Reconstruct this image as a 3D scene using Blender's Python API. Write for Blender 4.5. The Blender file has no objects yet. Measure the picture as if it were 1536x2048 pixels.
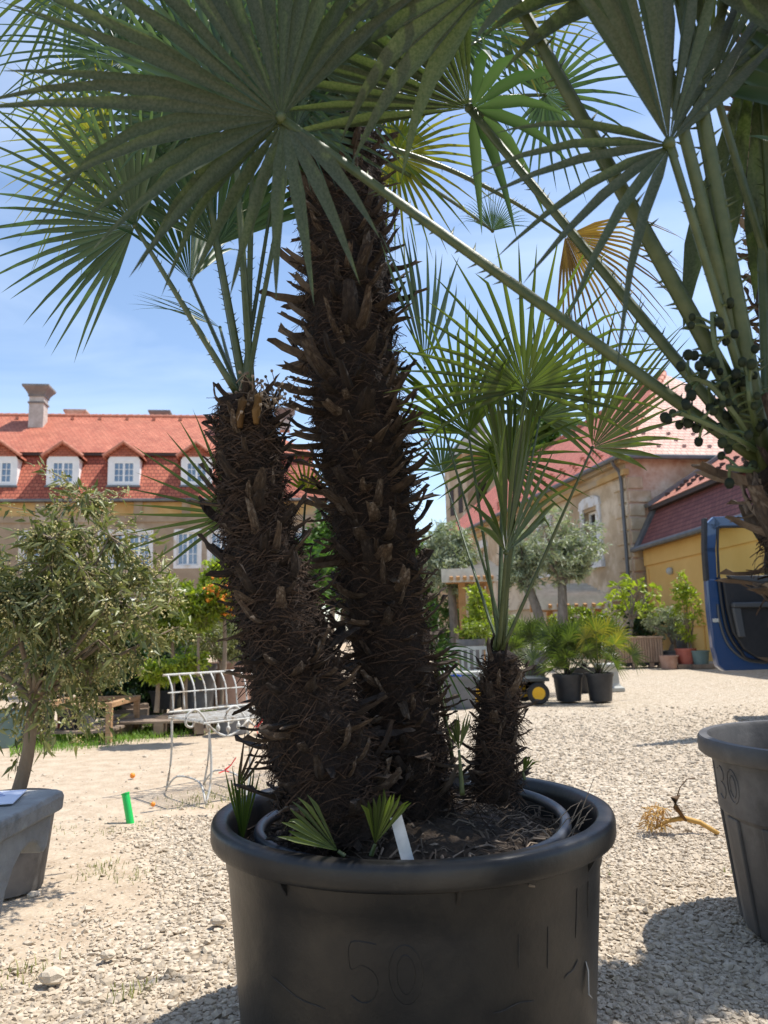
import bpy, math, random
import numpy as np
from mathutils import Vector, Matrix, Quaternion
R = math.radians
sc = bpy.context.scene
COL = sc.collection

# ------------------------------------------------------------------ camera
CAM = Vector((0, 0, 0.92)); PITCH = R(8.65); ROLL = R(1.5); FPX = 1538.0
fw = Vector((0, math.cos(PITCH), math.sin(PITCH)))
up0 = Vector((0, -math.sin(PITCH), math.cos(PITCH))); rt0 = Vector((1, 0, 0))
upv = up0*math.cos(ROLL) + rt0*math.sin(ROLL)
rtv = rt0*math.cos(ROLL) - up0*math.sin(ROLL)
cd = bpy.data.cameras.new('camera'); cam = bpy.data.objects.new('camera', cd); COL.objects.link(cam)
m = Matrix((rtv, upv, -fw)).transposed().to_4x4(); m.translation = CAM
cam.matrix_world = m
cd.sensor_width = 36; cd.lens = 36*FPX/2048; cd.clip_end = 3000; cd.clip_start = 0.02
cd.dof.use_dof = True; cd.dof.focus_distance = 1.95; cd.dof.aperture_fstop = 6.5
sc.camera = cam

# ------------------------------------------------------------------ sky, sun, exposure
SUN_AZ, SUN_EL = 20, 64.5                      # azimuth from +x towards +y, elevation
S = Vector((math.cos(R(SUN_EL))*math.cos(R(SUN_AZ)), math.cos(R(SUN_EL))*math.sin(R(SUN_AZ)), math.sin(R(SUN_EL))))
w = bpy.data.worlds.new('World'); sc.world = w; w.use_nodes = True
nt = w.node_tree; nt.nodes.clear()
sky = nt.nodes.new('ShaderNodeTexSky'); sky.sky_type = 'NISHITA'; sky.sun_disc = False
sky.sun_elevation = R(SUN_EL); sky.sun_rotation = R(90-SUN_AZ); sky.air_density = 1.0; sky.dust_density = 0.6; sky.ozone_density = 1.3
tc = nt.nodes.new('ShaderNodeTexCoord'); mp = nt.nodes.new('ShaderNodeMapping'); mp.inputs['Scale'].default_value = (1.0, 1.6, 5.0)
mp.inputs['Rotation'].default_value = (0.15, 0.3, 0.5)
nz = nt.nodes.new('ShaderNodeTexNoise'); nz.inputs['Scale'].default_value = 1.7; nz.inputs['Detail'].default_value = 9; nz.inputs['Distortion'].default_value = .7
rp = nt.nodes.new('ShaderNodeValToRGB'); rp.color_ramp.elements[0].position = .42; rp.color_ramp.elements[1].position = .85
rp.color_ramp.elements[1].color = (.38, .38, .38, 1)
mx = nt.nodes.new('ShaderNodeMixRGB'); mx.inputs[2].default_value = (6.5, 7.2, 8.2, 1)
bg = nt.nodes.new('ShaderNodeBackground'); bg.inputs['Strength'].default_value = 0.145
wo = nt.nodes.new('ShaderNodeOutputWorld')
L_ = nt.links.new
L_(tc.outputs['Generated'], mp.inputs['Vector']); L_(mp.outputs[0], nz.inputs['Vector']); L_(nz.outputs['Fac'], rp.inputs['Fac'])
L_(rp.outputs['Color'], mx.inputs[0]); L_(sky.outputs[0], mx.inputs[1]); L_(mx.outputs[0], bg.inputs['Color']); L_(bg.outputs[0], wo.inputs['Surface'])
sl = bpy.data.lights.new('sun', 'SUN'); sl.energy = 4.3; sl.angle = R(0.55); sl.color = (1, .955, .89)
so = bpy.data.objects.new('sun', sl); COL.objects.link(so); so.rotation_euler = S.to_track_quat('Z', 'Y').to_euler(); so.location = (20, 8, 40)
sc.view_settings.view_transform = 'Standard'; sc.view_settings.look = 'None'; sc.view_settings.gamma = 1
sc.view_settings.exposure = 0.6

# ------------------------------------------------------------------ helpers
def ray(px, py): return fw + rtv*((px-768)/FPX) - upv*((py-1024)/FPX)
def at(px, py, Y):
    d = ray(px, py); return CAM + d*(Y/d.y)
def gnd(px, py, z=0.0):
    d = ray(px, py); return CAM + d*((z-CAM.z)/d.z)
ROOT = {}
def tag(o, label=None, cat=None, group=None, kind=None):
    if label: o['label'] = label
    if cat: o['category'] = cat
    if group: o['group'] = group
    if kind: o['kind'] = kind
    return o
def empty(name, loc, label, cat, group=None):
    o = bpy.data.objects.new(name, None); COL.objects.link(o); o.location = loc; o.empty_display_size = .1
    ROOT[o.name] = Vector(loc); return tag(o, label, cat, group)
def copy_tree(o, parent=None):
    c = o.copy(); COL.objects.link(c); c.parent = parent
    if parent is not None: c.matrix_parent_inverse = Matrix()
    for ch in o.children: copy_tree(ch, c)
    return c
def npmesh(name, V, F, rnd=None, smooth=False):
    V = np.asarray(V, np.float32); F = np.asarray(F, np.int32); k = F.shape[1]
    me = bpy.data.meshes.new(name); me.vertices.add(len(V)); me.vertices.foreach_set('co', V.ravel())
    me.loops.add(F.size); me.loops.foreach_set('vertex_index', F.ravel())
    me.polygons.add(len(F)); me.polygons.foreach_set('loop_start', np.arange(0, F.size, k, dtype=np.int32))
    me.polygons.foreach_set('use_smooth', np.full(len(F), bool(smooth)))
    if rnd is not None:
        a = me.attributes.new('rnd', 'FLOAT', 'POINT'); a.data.foreach_set('value', np.asarray(rnd, np.float32))
    me.update(calc_edges=True); me.validate()
    return me
def link(name, me, mat, parent=None, org=None):
    me.materials.append(mat); o = bpy.data.objects.new(name, me); COL.objects.link(o)
    if parent is not None:
        o.parent = parent; ROOT[o.name] = ROOT[parent.name]
    else:
        org = Vector(org or (0, 0, 0)); o.location = org; ROOT[o.name] = org
    return o
def frame(d, hint=(0, 0, 1)):
    d = Vector(d).normalized(); h = Vector(hint)
    if abs(d.dot(h)) > .97: h = Vector((1, 0, 0)) if abs(d.x) < .9 else Vector((0, 1, 0))
    x = h.cross(d).normalized(); return x, d.cross(x).normalized(), d
class MB:
    def __init__(s): s.V = []; s.F = []; s.A = []
    def add(s, v, f, a=0.5):
        n = len(s.V); s.V += [tuple(p) for p in v]; s.F += [tuple(i+n for i in q) for q in f]; s.A += [a]*len(v); return s
    def box(s, c, d, rz=0, M=None):
        x, y, z = (k/2 for k in d); vs = [Vector((a*x, b*y, e*z)) for e in (-1, 1) for a, b in ((-1, -1), (1, -1), (1, 1), (-1, 1))]
        Q = M if M is not None else Matrix.Rotation(rz, 3, 'Z')
        return s.add([Q @ v + Vector(c) for v in vs], [(0, 3, 2, 1), (4, 5, 6, 7), (0, 1, 5, 4), (1, 2, 6, 5), (2, 3, 7, 6), (3, 0, 4, 7)])
    def bar(s, a, b, w, h, hint=(0, 0, 1)):
        a = Vector(a); b = Vector(b); x, y, z = frame(b-a, hint); M = Matrix((x, y, z)).transposed()
        return s.box((a+b)/2, (w, h, (b-a).length), M=M)
    def tube(s, pts, r, n=6, cap=True, flat=1.0, a=.5, hint=(0, 0, 1)):
        pts = [Vector(p) for p in pts]; k = len(pts); rr = r if hasattr(r, '__len__') else [r]*k
        vs = []; fs = []
        for i, p in enumerate(pts):
            t = pts[min(i+1, k-1)] - pts[max(i-1, 0)]
            x, y, _ = frame(t, hint)
            for j in range(n):
                an = 2*math.pi*j/n; vs.append(p + x*(rr[i]*math.cos(an)) + y*(rr[i]*flat*math.sin(an)))
        for i in range(k-1):
            for j in range(n):
                fs.append((i*n+j, i*n+(j+1) % n, (i+1)*n+(j+1) % n, (i+1)*n+j))
        if cap: fs += [tuple(range(n-1, -1, -1)), tuple((k-1)*n+j for j in range(n))]
        return s.add(vs, fs, a)
    def lathe(s, prof, n=32, c=(0, 0, 0), ph=0):
        c = Vector(c); k = len(prof); vs = [c + Vector((r*math.cos(ph+2*math.pi*j/n), r*math.sin(ph+2*math.pi*j/n), z)) for r, z in prof for j in range(n)]
        fs = [(i*n+j, i*n+(j+1) % n, (i+1)*n+(j+1) % n, (i+1)*n+j) for i in range(k-1) for j in range(n)]
        return s.add(vs, fs)
    def ball(s, c, r, n=8, k=5, sq=(1, 1, 1), a=.5):
        c = Vector(c); vs = [c + Vector((0, 0, -r*sq[2]))]; fs = []
        for i in range(1, k):
            th = math.pi*i/k
            for j in range(n):
                an = 2*math.pi*j/n; vs.append(c + Vector((r*sq[0]*math.sin(th)*math.cos(an), r*sq[1]*math.sin(th)*math.sin(an), -r*sq[2]*math.cos(th))))
        vs.append(c + Vector((0, 0, r*sq[2])))
        for j in range(n): fs.append((0, 1+(j+1) % n, 1+j))
        for i in range(k-2):
            for j in range(n): fs.append((1+i*n+j, 1+i*n+(j+1) % n, 1+(i+1)*n+(j+1) % n, 1+(i+1)*n+j))
        b = 1+(k-2)*n
        for j in range(n): fs.append((b+j, b+(j+1) % n, len(vs)-1))
        return s.add(vs, fs, a)
    def prism(s, poly, f0, f1):
        n = len(poly); vs = [f0(*p) for p in poly] + [f1(*p) for p in poly]
        return s.add(vs, [tuple(range(n-1, -1, -1)), tuple(range(n, 2*n))] + [(i, (i+1) % n, n+(i+1) % n, n+i) for i in range(n)])
    def quad(s, *p): return s.add(p, [tuple(range(len(p)))])
    def build(s, name, mat, parent=None, org=None, smooth=False, bevel=0):
        ro = ROOT[parent.name] if parent is not None else Vector(org or (0, 0, 0))
        me = bpy.data.meshes.new(name); me.from_pydata([(v[0]-ro.x, v[1]-ro.y, v[2]-ro.z) for v in s.V], [], s.F)
        a = me.attributes.new('rnd', 'FLOAT', 'POINT'); a.data.foreach_set('value', np.asarray(s.A, np.float32))
        if smooth: me.polygons.foreach_set('use_smooth', np.ones(len(me.polygons), bool))
        me.update(); o = link(name, me, mat, parent, org)
        if smooth and smooth != 'all':
            try: me.set_sharp_from_angle(angle=R(smooth if smooth is not True else 40))
            except Exception: pass
        if bevel:
            b = o.modifiers.new('bevel', 'BEVEL'); b.width = bevel; b.segments = 2; b.limit_method = 'ANGLE'
        return o
def bez(a, b, c, n=10):
    a, b, c = Vector(a), Vector(b), Vector(c); return [a*(1-t)**2 + b*(2*t*(1-t)) + c*t*t for t in (i/n for i in range(n+1))]
def spl(pts, n=6):
    P = [Vector(p) for p in pts]; out = []
    for i in range(len(P)-1):
        p0 = P[max(i-1, 0)]; p1 = P[i]; p2 = P[i+1]; p3 = P[min(i+2, len(P)-1)]
        for k in range(n):
            t = k/n; out.append(.5*((2*p1)+(p2-p0)*t+(2*p0-5*p1+4*p2-p3)*t*t+(3*p1-p0-3*p2+p3)*t**3))
    return out + [P[-1]]

# ------------------------------------------------------------------ materials
def mat(name, c1, rough=.6, c2=None, scale=6, bump=0, bscale=None, metal=0, trans=None, rnd=None, spec=.5, stretch=None, c3=None, s3=1.5, lo=.35, hi=.65, coat=0):
    M = bpy.data.materials.new(name); M.use_nodes = True; t = M.node_tree; N = t.nodes; lk = t.links.new
    b = N['Principled BSDF']; out = N['Material Output']; b.inputs['Roughness'].default_value = rough; b.inputs['Metallic'].default_value = metal
    b.inputs['Specular IOR Level'].default_value = spec
    if coat: b.inputs['Coat Weight'].default_value = coat; b.inputs['Coat Roughness'].default_value = .05
    co = N.new('ShaderNodeTexCoord').outputs['Object']
    if stretch:
        q = N.new('ShaderNodeMapping'); q.inputs['Scale'].default_value = stretch; lk(co, q.inputs['Vector']); co = q.outputs[0]
    def noise(s, det=6):
        n = N.new('ShaderNodeTexNoise'); n.inputs['Scale'].default_value = s; n.inputs['Detail'].default_value = det; n.inputs['Roughness'].default_value = .62; lk(co, n.inputs['Vector']); return n.outputs['Fac']
    def ramp(f, a, bb, l=.35, h=.65):
        r = N.new('ShaderNodeValToRGB'); e = r.color_ramp.elements; e[0].position = l; e[1].position = h; e[0].color = (*a, 1); e[1].color = (*bb, 1); lk(f, r.inputs['Fac']); return r.outputs['Color']
    col = None
    if c2: col = ramp(noise(scale), c1, c2, lo, hi)
    if rnd:
        a = N.new('ShaderNodeAttribute'); a.attribute_name = 'rnd'; cc = ramp(a.outputs['Fac'], c1, rnd, 0, 1)
        if col:
            mm = N.new('ShaderNodeMixRGB'); mm.inputs[0].default_value = .5; lk(col, mm.inputs[1]); lk(cc, mm.inputs[2]); col = mm.outputs[0]
        else: col = cc
    if c3:
        mm = N.new('ShaderNodeMixRGB'); lk(ramp(noise(s3, 8), (0, 0, 0), (1, 1, 1), .5, .62), mm.inputs[0]); mm.inputs[2].default_value = (*c3, 1)
        if col: lk(col, mm.inputs[1])
        else: mm.inputs[1].default_value = (*c1, 1)
        col = mm.outputs[0]
    if col: lk(col, b.inputs['Base Color'])
    else: b.inputs['Base Color'].default_value = (*c1, 1)
    if bump:
        bp = N.new('ShaderNodeBump'); bp.inputs['Strength'].default_value = bump; bp.inputs['Distance'].default_value = .02
        lk(noise(bscale or scale*4, 8), bp.inputs['Height']); lk(bp.outputs[0], b.inputs['Normal'])
    if trans:
        tr = N.new('ShaderNodeBsdfTranslucent'); mxs = N.new('ShaderNodeMixShader'); mxs.inputs[0].default_value = trans
        if col:
            g = N.new('ShaderNodeMixRGB'); g.blend_type = 'MULTIPLY'; g.inputs[0].default_value = 1; lk(col, g.inputs[1]); g.inputs[2].default_value = (1.7, 2.0, .7, 1); lk(g.outputs[0], tr.inputs['Color'])
        else: tr.inputs['Color'].default_value = (c1[0]*1.7, c1[1]*2, c1[2]*.7, 1)
        lk(b.outputs[0], mxs.inputs[1]); lk(tr.outputs[0], mxs.inputs[2]); lk(mxs.outputs[0], out.inputs['Surface'])
    return M
def tilemat(name, ca, cb, sw, sh, axis_uv):
    # small roof tiles: colour changes tile by tile, courses as bump. axis_uv = (u vector, v vector) in object space
    M = bpy.data.materials.new(name); M.use_nodes = True; t = M.node_tree; N = t.nodes; lk = t.links.new; b = N['Principled BSDF']; b.inputs['Roughness'].default_value = .75
    co = N.new('ShaderNodeTexCoord').outputs['Object']
    def dot(v):
        d = N.new('ShaderNodeVectorMath'); d.operation = 'DOT_PRODUCT'; lk(co, d.inputs[0]); d.inputs[1].default_value = v; return d.outputs['Value']
    cm = N.new('ShaderNodeCombineXYZ'); lk(dot(axis_uv[0]), cm.inputs[0]); lk(dot(axis_uv[1]), cm.inputs[1])
    br = N.new('ShaderNodeTexBrick'); lk(cm.outputs[0], br.inputs['Vector']); br.inputs['Color1'].default_value = (*ca, 1); br.inputs['Color2'].default_value = (*cb, 1)
    br.inputs['Mortar'].default_value = (ca[0]*.35, ca[1]*.3, ca[2]*.3, 1); br.inputs['Scale'].default_value = 1; br.inputs['Brick Width'].default_value = sw; br.inputs['Row Height'].default_value = sh
    br.inputs['Mortar Size'].default_value = sh*.10; br.inputs['Mortar Smooth'].default_value = .4; br.offset = .5
    n = N.new('ShaderNodeTexNoise'); n.inputs['Scale'].default_value = .9; n.inputs['Detail'].default_value = 6; lk(co, n.inputs['Vector'])
    mm = N.new('ShaderNodeMixRGB'); mm.blend_type = 'MULTIPLY'; mm.inputs[0].default_value = .5; lk(br.outputs['Color'], mm.inputs[1])
    r = N.new('ShaderNodeValToRGB'); r.color_ramp.elements[0].color = (.62, .55, .5, 1); r.color_ramp.elements[1].color = (1.1, 1.1, 1.1, 1); r.color_ramp.elements[0].position = .3; r.color_ramp.elements[1].position = .7
    lk(n.outputs['Fac'], r.inputs[0]); lk(r.outputs[0], mm.inputs[2]); lk(mm.outputs[0], b.inputs['Base Color'])
    dv = N.new('ShaderNodeMath'); dv.operation = 'DIVIDE'; sp = N.new('ShaderNodeSeparateXYZ'); lk(cm.outputs[0], sp.inputs[0]); lk(sp.outputs[1], dv.inputs[0]); dv.inputs[1].default_value = sh
    fr = N.new('ShaderNodeMath'); fr.operation = 'FRACT'; lk(dv.outputs[0], fr.inputs[0])
    iv = N.new('ShaderNodeMath'); iv.operation = 'SUBTRACT'; iv.inputs[0].default_value = 1; lk(fr.outputs[0], iv.inputs[1])
    bp = N.new('ShaderNodeBump'); bp.inputs['Strength'].default_value = .8; bp.inputs['Distance'].default_value = .05; lk(iv.outputs[0], bp.inputs['Height']); lk(bp.outputs[0], b.inputs['Normal'])
    return M

mt = {}
mt['leaf_blue'] = mat('leaf_blue', (.030, .062, .030), .42, rnd=(.075, .12, .060), trans=.28)
mt['leaf_green'] = mat('leaf_green', (.036, .056, .014), .4, rnd=(.10, .128, .028), trans=.36)
mt['leaf_under'] = mat('leaf_under', (.040, .055, .026), .6, (.105, .11, .075), 240, rnd=(.05, .075, .028), trans=.22, lo=.4, hi=.6, bump=.15, bscale=150)
mt['leaf_yellow'] = mat('leaf_yellow', (.075, .11, .02), .45, rnd=(.24, .20, .03), trans=.38)
mt['leaf_dry'] = mat('leaf_dry', (.13, .065, .022), .7, rnd=(.28, .16, .05), trans=.3)
mt['leaf_purple'] = mat('leaf_purple', (.05, .03, .03), .6, rnd=(.10, .06, .05), trans=.2)
mt['petiole'] = mat('petiole', (.040, .060, .014), .45, (.085, .10, .03), 25, bump=.1)
mt['petiole_dark'] = mat('petiole_dark', (.05, .075, .025), .45, (.10, .13, .05), 25, bump=.1)
mt['bark'] = mat('bark', (.014, .008, .005), .95, (.038, .021, .012), 30, bump=1.0, bscale=90)
mt['fibre'] = mat('fibre', (.022, .012, .007), .9, rnd=(.080, .044, .024))
mt['stub'] = mat('stub', (.030, .019, .012), .85, (.10, .068, .042), 22, bump=.5, bscale=60, stretch=(1, 1, .25), c3=(.17, .14, .11), s3=7)
_t = mt['stub'].node_tree; _oi = _t.nodes.new('ShaderNodeObjectInfo'); _r = _t.nodes.new('ShaderNodeValToRGB'); _r.color_ramp.elements[0].color = (.32, .27, .24, 1); _r.color_ramp.elements[1].color = (1.35, 1.3, 1.25, 1); _r.color_ramp.elements[0].position = .2
_mm = _t.nodes.new('ShaderNodeMixRGB'); _mm.blend_type = 'MULTIPLY'; _mm.inputs[0].default_value = 1; _pb = _t.nodes['Principled BSDF']; _src = _pb.inputs['Base Color'].links[0].from_socket
_t.links.new(_oi.outputs['Random'], _r.inputs[0]); _t.links.new(_src, _mm.inputs[1]); _t.links.new(_r.outputs[0], _mm.inputs[2]); _t.links.new(_mm.outputs[0], _pb.inputs['Base Color'])
mt['soil'] = mat('soil', (.025, .016, .010), .95, (.075, .05, .03), 30, bump=1, bscale=60)
mt['root'] = mat('root', (.055, .038, .026), .9, rnd=(.30, .23, .165))
mt['black'] = mat('black', (.0075, .0072, .007), .42, (.014, .0128, .0115), 5, bump=.14, bscale=14, c3=(.030, .025, .019), s3=3.2)
mt['scuff'] = mat('scuff', (.022, .019, .016), .7, (.05, .043, .035), 30)
mt['blackpot'] = mat('blackpot', (.022, .022, .024), .5, (.045, .044, .045), 6, bump=.1)
mt['grey_pot'] = mat('grey_pot', (.10, .105, .11), .6, (.16, .16, .165), 6, bump=.1)
mt['dusty_pot'] = mat('dusty_pot', (.045, .043, .042), .62, (.11, .105, .10), 4, bump=.15, c3=(.16, .15, .14), s3=3)
mt['teal_pot'] = mat('teal_pot', (.10, .16, .15), .6, (.14, .20, .19), 5)
mt['terracotta'] = mat('terracotta', (.30, .17, .12), .8, (.40, .26, .20), 6, bump=.15)
mt['red_pot'] = mat('red_pot', (.32, .075, .05), .6, (.42, .12, .08), 6)
mt['hose'] = mat('hose', (.022, .026, .032), .4, (.05, .055, .065), 9)
mt['stone'] = mat('stone', (.27, .265, .25), .85, (.42, .41, .385), 7, bump=.6, bscale=40, c3=(.13, .13, .125), s3=4)
mt['pale_stone'] = mat('pale_stone', (.40, .41, .38), .85, (.52, .52, .48), 8, bump=.3)
mt['wood'] = mat('wood', (.34, .19, .09), .7, (.50, .31, .16), 5, bump=.25, stretch=(1, 1, 6))
mt['wood_grey'] = mat('wood_grey', (.17, .12, .085), .85, (.32, .24, .17), 6, bump=.4)
mt['wood_box'] = mat('wood_box', (.30, .19, .12), .75, (.45, .31, .21), 5, bump=.3, stretch=(4, 4, .6))
mt['timber'] = mat('timber', (.40, .20, .07), .7, (.55, .30, .12), 5, bump=.2)
mt['white_iron'] = mat('white_iron', (.46, .45, .41), .6, (.62, .61, .57), 14, c3=(.34, .28, .21), s3=22)
mt['green_tube'] = mat('green_tube', (.02, .50, .10), .35)
mt['red_ribbon'] = mat('red_ribbon', (.65, .02, .02), .4, trans=.3)
mt['green_ribbon'] = mat('green_ribbon', (.02, .45, .12), .4)
mt['orange'] = mat('orange', (.80, .20, .015), .5, rnd=(.9, .36, .03))
mt['paper'] = mat('paper', (.62, .68, .85), .5, (.74, .78, .90), 9)
mt['blue_ink'] = mat('blue_ink', (.16, .22, .50), .5)
mt['label_tag'] = mat('label_tag', (.42, .41, .38), .35, (.62, .60, .56), 14)
mt['berry'] = mat('berry', (.008, .013, .007), .7, rnd=(.022, .03, .012), spec=.25)
mt['trunk_grey'] = mat('trunk_grey', (.13, .11, .09), .9, (.25, .215, .18), 14, bump=.7, bscale=40, stretch=(1, 1, .4))
mt['trunk_brown'] = mat('trunk_brown', (.17, .125, .085), .9, (.28, .22, .155), 12, bump=.6, bscale=30, stretch=(1, 1, .35))
mt['olive'] = mat('olive', (.075, .092, .024), .42, rnd=(.31, .31, .125), trans=.15)
mt['olive_far'] = mat('olive_far', (.17, .20, .12), .5, rnd=(.48, .51, .37), trans=.15)
mt['olive_flower'] = mat('olive_flower', (.40, .34, .13), .8, rnd=(.58, .51, .24))
mt['citrus'] = mat('citrus', (.085, .12, .014), .35, rnd=(.29, .33, .035), trans=.3)
mt['lime'] = mat('lime', (.15, .20, .018), .4, rnd=(.38, .42, .045), trans=.35)
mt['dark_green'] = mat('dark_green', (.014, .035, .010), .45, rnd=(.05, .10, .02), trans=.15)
mt['tree_green'] = mat('tree_green', (.05, .11, .02), .5, rnd=(.12, .22, .04), trans=.25)
mt['grass'] = mat('grass', (.07, .15, .015), .6, rnd=(.22, .34, .05), trans=.3)
mt['weed'] = mat('weed', (.14, .16, .045), .7, rnd=(.34, .32, .14), trans=.2)
mt['plaster_tan'] = mat('plaster_tan', (.27, .20, .135), .92, (.37, .285, .20), 1.1, bump=.3, bscale=14, c3=(.42, .345, .265), s3=.7)
mt['ochre'] = mat('ochre', (.42, .25, .085), .9, (.52, .35, .15), 1.3, c3=(.40, .32, .22), s3=.6)
mt['plaster_grey'] = mat('plaster_grey', (.36, .265, .165), .95, (.54, .42, .28), .9, bump=.5, bscale=9, c3=(.66, .55, .41), s3=.8)
mt['old_brick'] = mat('old_brick', (.42, .24, .16), .95, (.58, .44, .34), 2.2, bump=.6, bscale=10, c3=(.64, .54, .44), s3=1.2)
mt['surround'] = mat('surround', (.62, .62, .62), .85, (.74, .73, .71), 5, bump=.2, c3=(.50, .43, .34), s3=2.3)
mt['white_wall'] = mat('white_wall', (.72, .72, .71), .85, (.80, .80, .79), 3)
mt['white_frame'] = mat('white_frame', (.80, .80, .79), .5)
mt['glass'] = mat('glass', (.10, .17, .27), .08, (.20, .29, .40), .8, spec=.8)  # reflected sky painted into the panes as a blue base colour
mt['glass_dark'] = mat('glass_dark', (.012, .014, .016), .1)
mt['yellow_wall'] = mat('yellow_wall', (.72, .43, .125), .9, (.78, .49, .16), 1.2, bump=.15, bscale=20)
mt['gutter'] = mat('gutter', (.11, .115, .12), .5, (.16, .165, .17), 3, metal=.3)
mt['dark_eave'] = mat('dark_eave', (.05, .035, .03), .8)
mt['copper'] = mat('copper', (.16, .15, .145), .8, (.24, .22, .20), 2)
mt['ridge_tile'] = mat('ridge_tile', (.42, .15, .09), .75, (.55, .24, .16), 6, bump=.2)
mt['chimney'] = mat('chimney', (.40, .35, .30), .95, (.55, .50, .45), 3, bump=.4)
mt['car_blue'] = mat('car_blue', (.004, .040, .135), .3, coat=1, spec=.6)
mt['car_trim'] = mat('car_trim', (.012, .013, .015), .55, (.02, .02, .022), 20, bump=.1)
mt['car_grey'] = mat('car_grey', (.06, .065, .07), .5)
mt['chrome'] = mat('chrome', (.6, .6, .6), .2, metal=1)
mt['tyre'] = mat('tyre', (.018, .018, .019), .8, (.03, .03, .03), 20)
mt['yellow_hub'] = mat('yellow_hub', (.75, .42, .01), .45)
mt['dark_metal'] = mat('dark_metal', (.03, .035, .035), .5)
mt['mirror'] = mat('mirror', (.7, .7, .72), .03, metal=1)
mt['blue_cloth'] = mat('blue_cloth', (.02, .12, .65), .5)
mt['straw'] = mat('straw', (.36, .18, .045), .8, rnd=(.56, .34, .09))
mt['thatch'] = mat('thatch', (.50, .44, .34), .9, (.64, .58, .47), 4)
gm = bpy.data.materials.new('car_glass'); gm.use_nodes = True
_b = gm.node_tree.nodes['Principled BSDF']; _b.inputs['Base Color'].default_value = (.86, .93, .88, 1); _b.inputs['Roughness'].default_value = .02; _b.inputs['Transmission Weight'].default_value = 1; _b.inputs['IOR'].default_value = 1.05
mt['car_glass'] = gm
# gravel ground
g = bpy.data.materials.new('ground_gravel'); g.use_nodes = True; t = g.node_tree; N = t.nodes; lk = t.links.new; b = N['Principled BSDF']; b.inputs['Roughness'].default_value = .92; b.inputs['Specular IOR Level'].default_value = .2
co = N.new('ShaderNodeTexCoord').outputs['Object']
def _vor(s):
    v = N.new('ShaderNodeTexVoronoi'); v.inputs['Scale'].default_value = s; lk(co, v.inputs['Vector']); return v
def _rmp(f, *cs):
    r = N.new('ShaderNodeValToRGB'); e = r.color_ramp.elements
    while len(e) < len(cs): e.new(.5)
    for k, (p, c) in enumerate(cs): e[k].position = p; e[k].color = (*c, 1)
    lk(f, r.inputs[0]); return r.outputs[0]
def _nz(s, d=8):
    n = N.new('ShaderNodeTexNoise'); n.inputs['Scale'].default_value = s; n.inputs['Detail'].default_value = d; lk(co, n.inputs['Vector']); return n.outputs['Fac']
def _mix(f, a, bb, mode='MIX'):
    x = N.new('ShaderNodeMixRGB'); x.blend_type = mode
    for i, v in enumerate((f, a, bb)):
        if hasattr(v, 'links'): lk(v, x.inputs[i])
        else: x.inputs[i].default_value = v if isinstance(v, float) else (*v, 1)
    return x.outputs[0]
v1 = _vor(42.)
sepc = N.new('ShaderNodeSeparateColor'); lk(v1.outputs['Color'], sepc.inputs[0])
grav = _rmp(sepc.outputs[0], (0, (.34, .275, .20)), (.4, (.52, .44, .335)), (1, (.66, .585, .475)))
grav = _mix(.75, grav, _rmp(v1.outputs['Distance'], (.0, (1, 1, 1)), (.55, (.9, .88, .85)), (.85, (.40, .36, .31))), 'MULTIPLY')
grav = _mix(_rmp(_nz(1.3), (.42, (0, 0, 0)), (.7, (.55, .55, .55))), grav, (.47, .385, .29))
dirt = _rmp(_nz(9.), (.3, (.36, .275, .19)), (.7, (.50, .405, .295)))
dirt = _mix(_rmp(_nz(70.), (.5, (0, 0, 0)), (.7, (.6, .6, .6))), dirt, (.56, .48, .38))
at_ = N.new('ShaderNodeAttribute'); at_.attribute_name = 'dirt'
ad = N.new('ShaderNodeMath'); ad.operation = 'ADD'; lk(at_.outputs['Fac'], ad.inputs[0]); ms = N.new('ShaderNodeMath'); ms.operation = 'MULTIPLY_ADD'; lk(_nz(2.2), ms.inputs[0]); ms.inputs[1].default_value = 1.1; ms.inputs[2].default_value = -.55; lk(ms.outputs[0], ad.inputs[1])
dm = _rmp(ad.outputs[0], (.35, (0, 0, 0)), (.65, (1, 1, 1)))
lk(_mix(dm, grav, dirt), b.inputs['Base Color'])
bp = N.new('ShaderNodeBump'); bp.inputs['Strength'].default_value = .85; bp.inputs['Distance'].default_value = .02
hh = N.new('ShaderNodeMath'); hh.operation = 'SUBTRACT'; hh.inputs[0].default_value = 1; lk(v1.outputs['Distance'], hh.inputs[1])
h2 = _mix(dm, hh.outputs[0], _rmp(_nz(40.), (.2, (.35, .35, .35)), (.8, (.7, .7, .7))))
lk(h2, bp.inputs['Height']); lk(bp.outputs[0], b.inputs['Normal']); mt['ground'] = g
mt['gravel'] = mat('gravel', (.36, .29, .205), .9, rnd=(.71, .62, .50), c2=(.54, .455, .35), scale=25, bump=.25, bscale=120, spec=.2)

# ================================================================== GROUND
rs = np.random.default_rng(5)
def dirtf(x, y):
    s = lambda v: 1/(1+np.exp(-v))
    path = s((-.92 - x + .12*np.sin(y*3))*7) * s((y-2.15)*4)
    back = s((y-4.7)*5) * s((-.15 - x)*3.5)
    front = .35*s((-1.0-x)*5)*s((2.2-y)*5)
    return np.clip(np.maximum(np.maximum(path, back), front), 0, 1)
xs = np.concatenate([[-400, -150, -60, -30, -18, -12], np.arange(-9, 9.01, .15), [12, 18, 30, 60, 150, 400]])
ys = np.concatenate([[-60, -20, -8, -4], np.arange(-2, 14.01, .15), [17, 21, 26, 34, 45, 60, 90, 150, 300, 900]])
gx, gy = np.meshgrid(xs, ys); gz = .012*np.sin(gx*2.1+gy*1.3)*np.sin(gy*1.7-gx) ; gz[(np.abs(gx) > 8) | (gy > 13)] = 0
V = np.stack([gx.ravel(), gy.ravel(), gz.ravel()-.012], 1); nx, ny = len(xs), len(ys)
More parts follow.
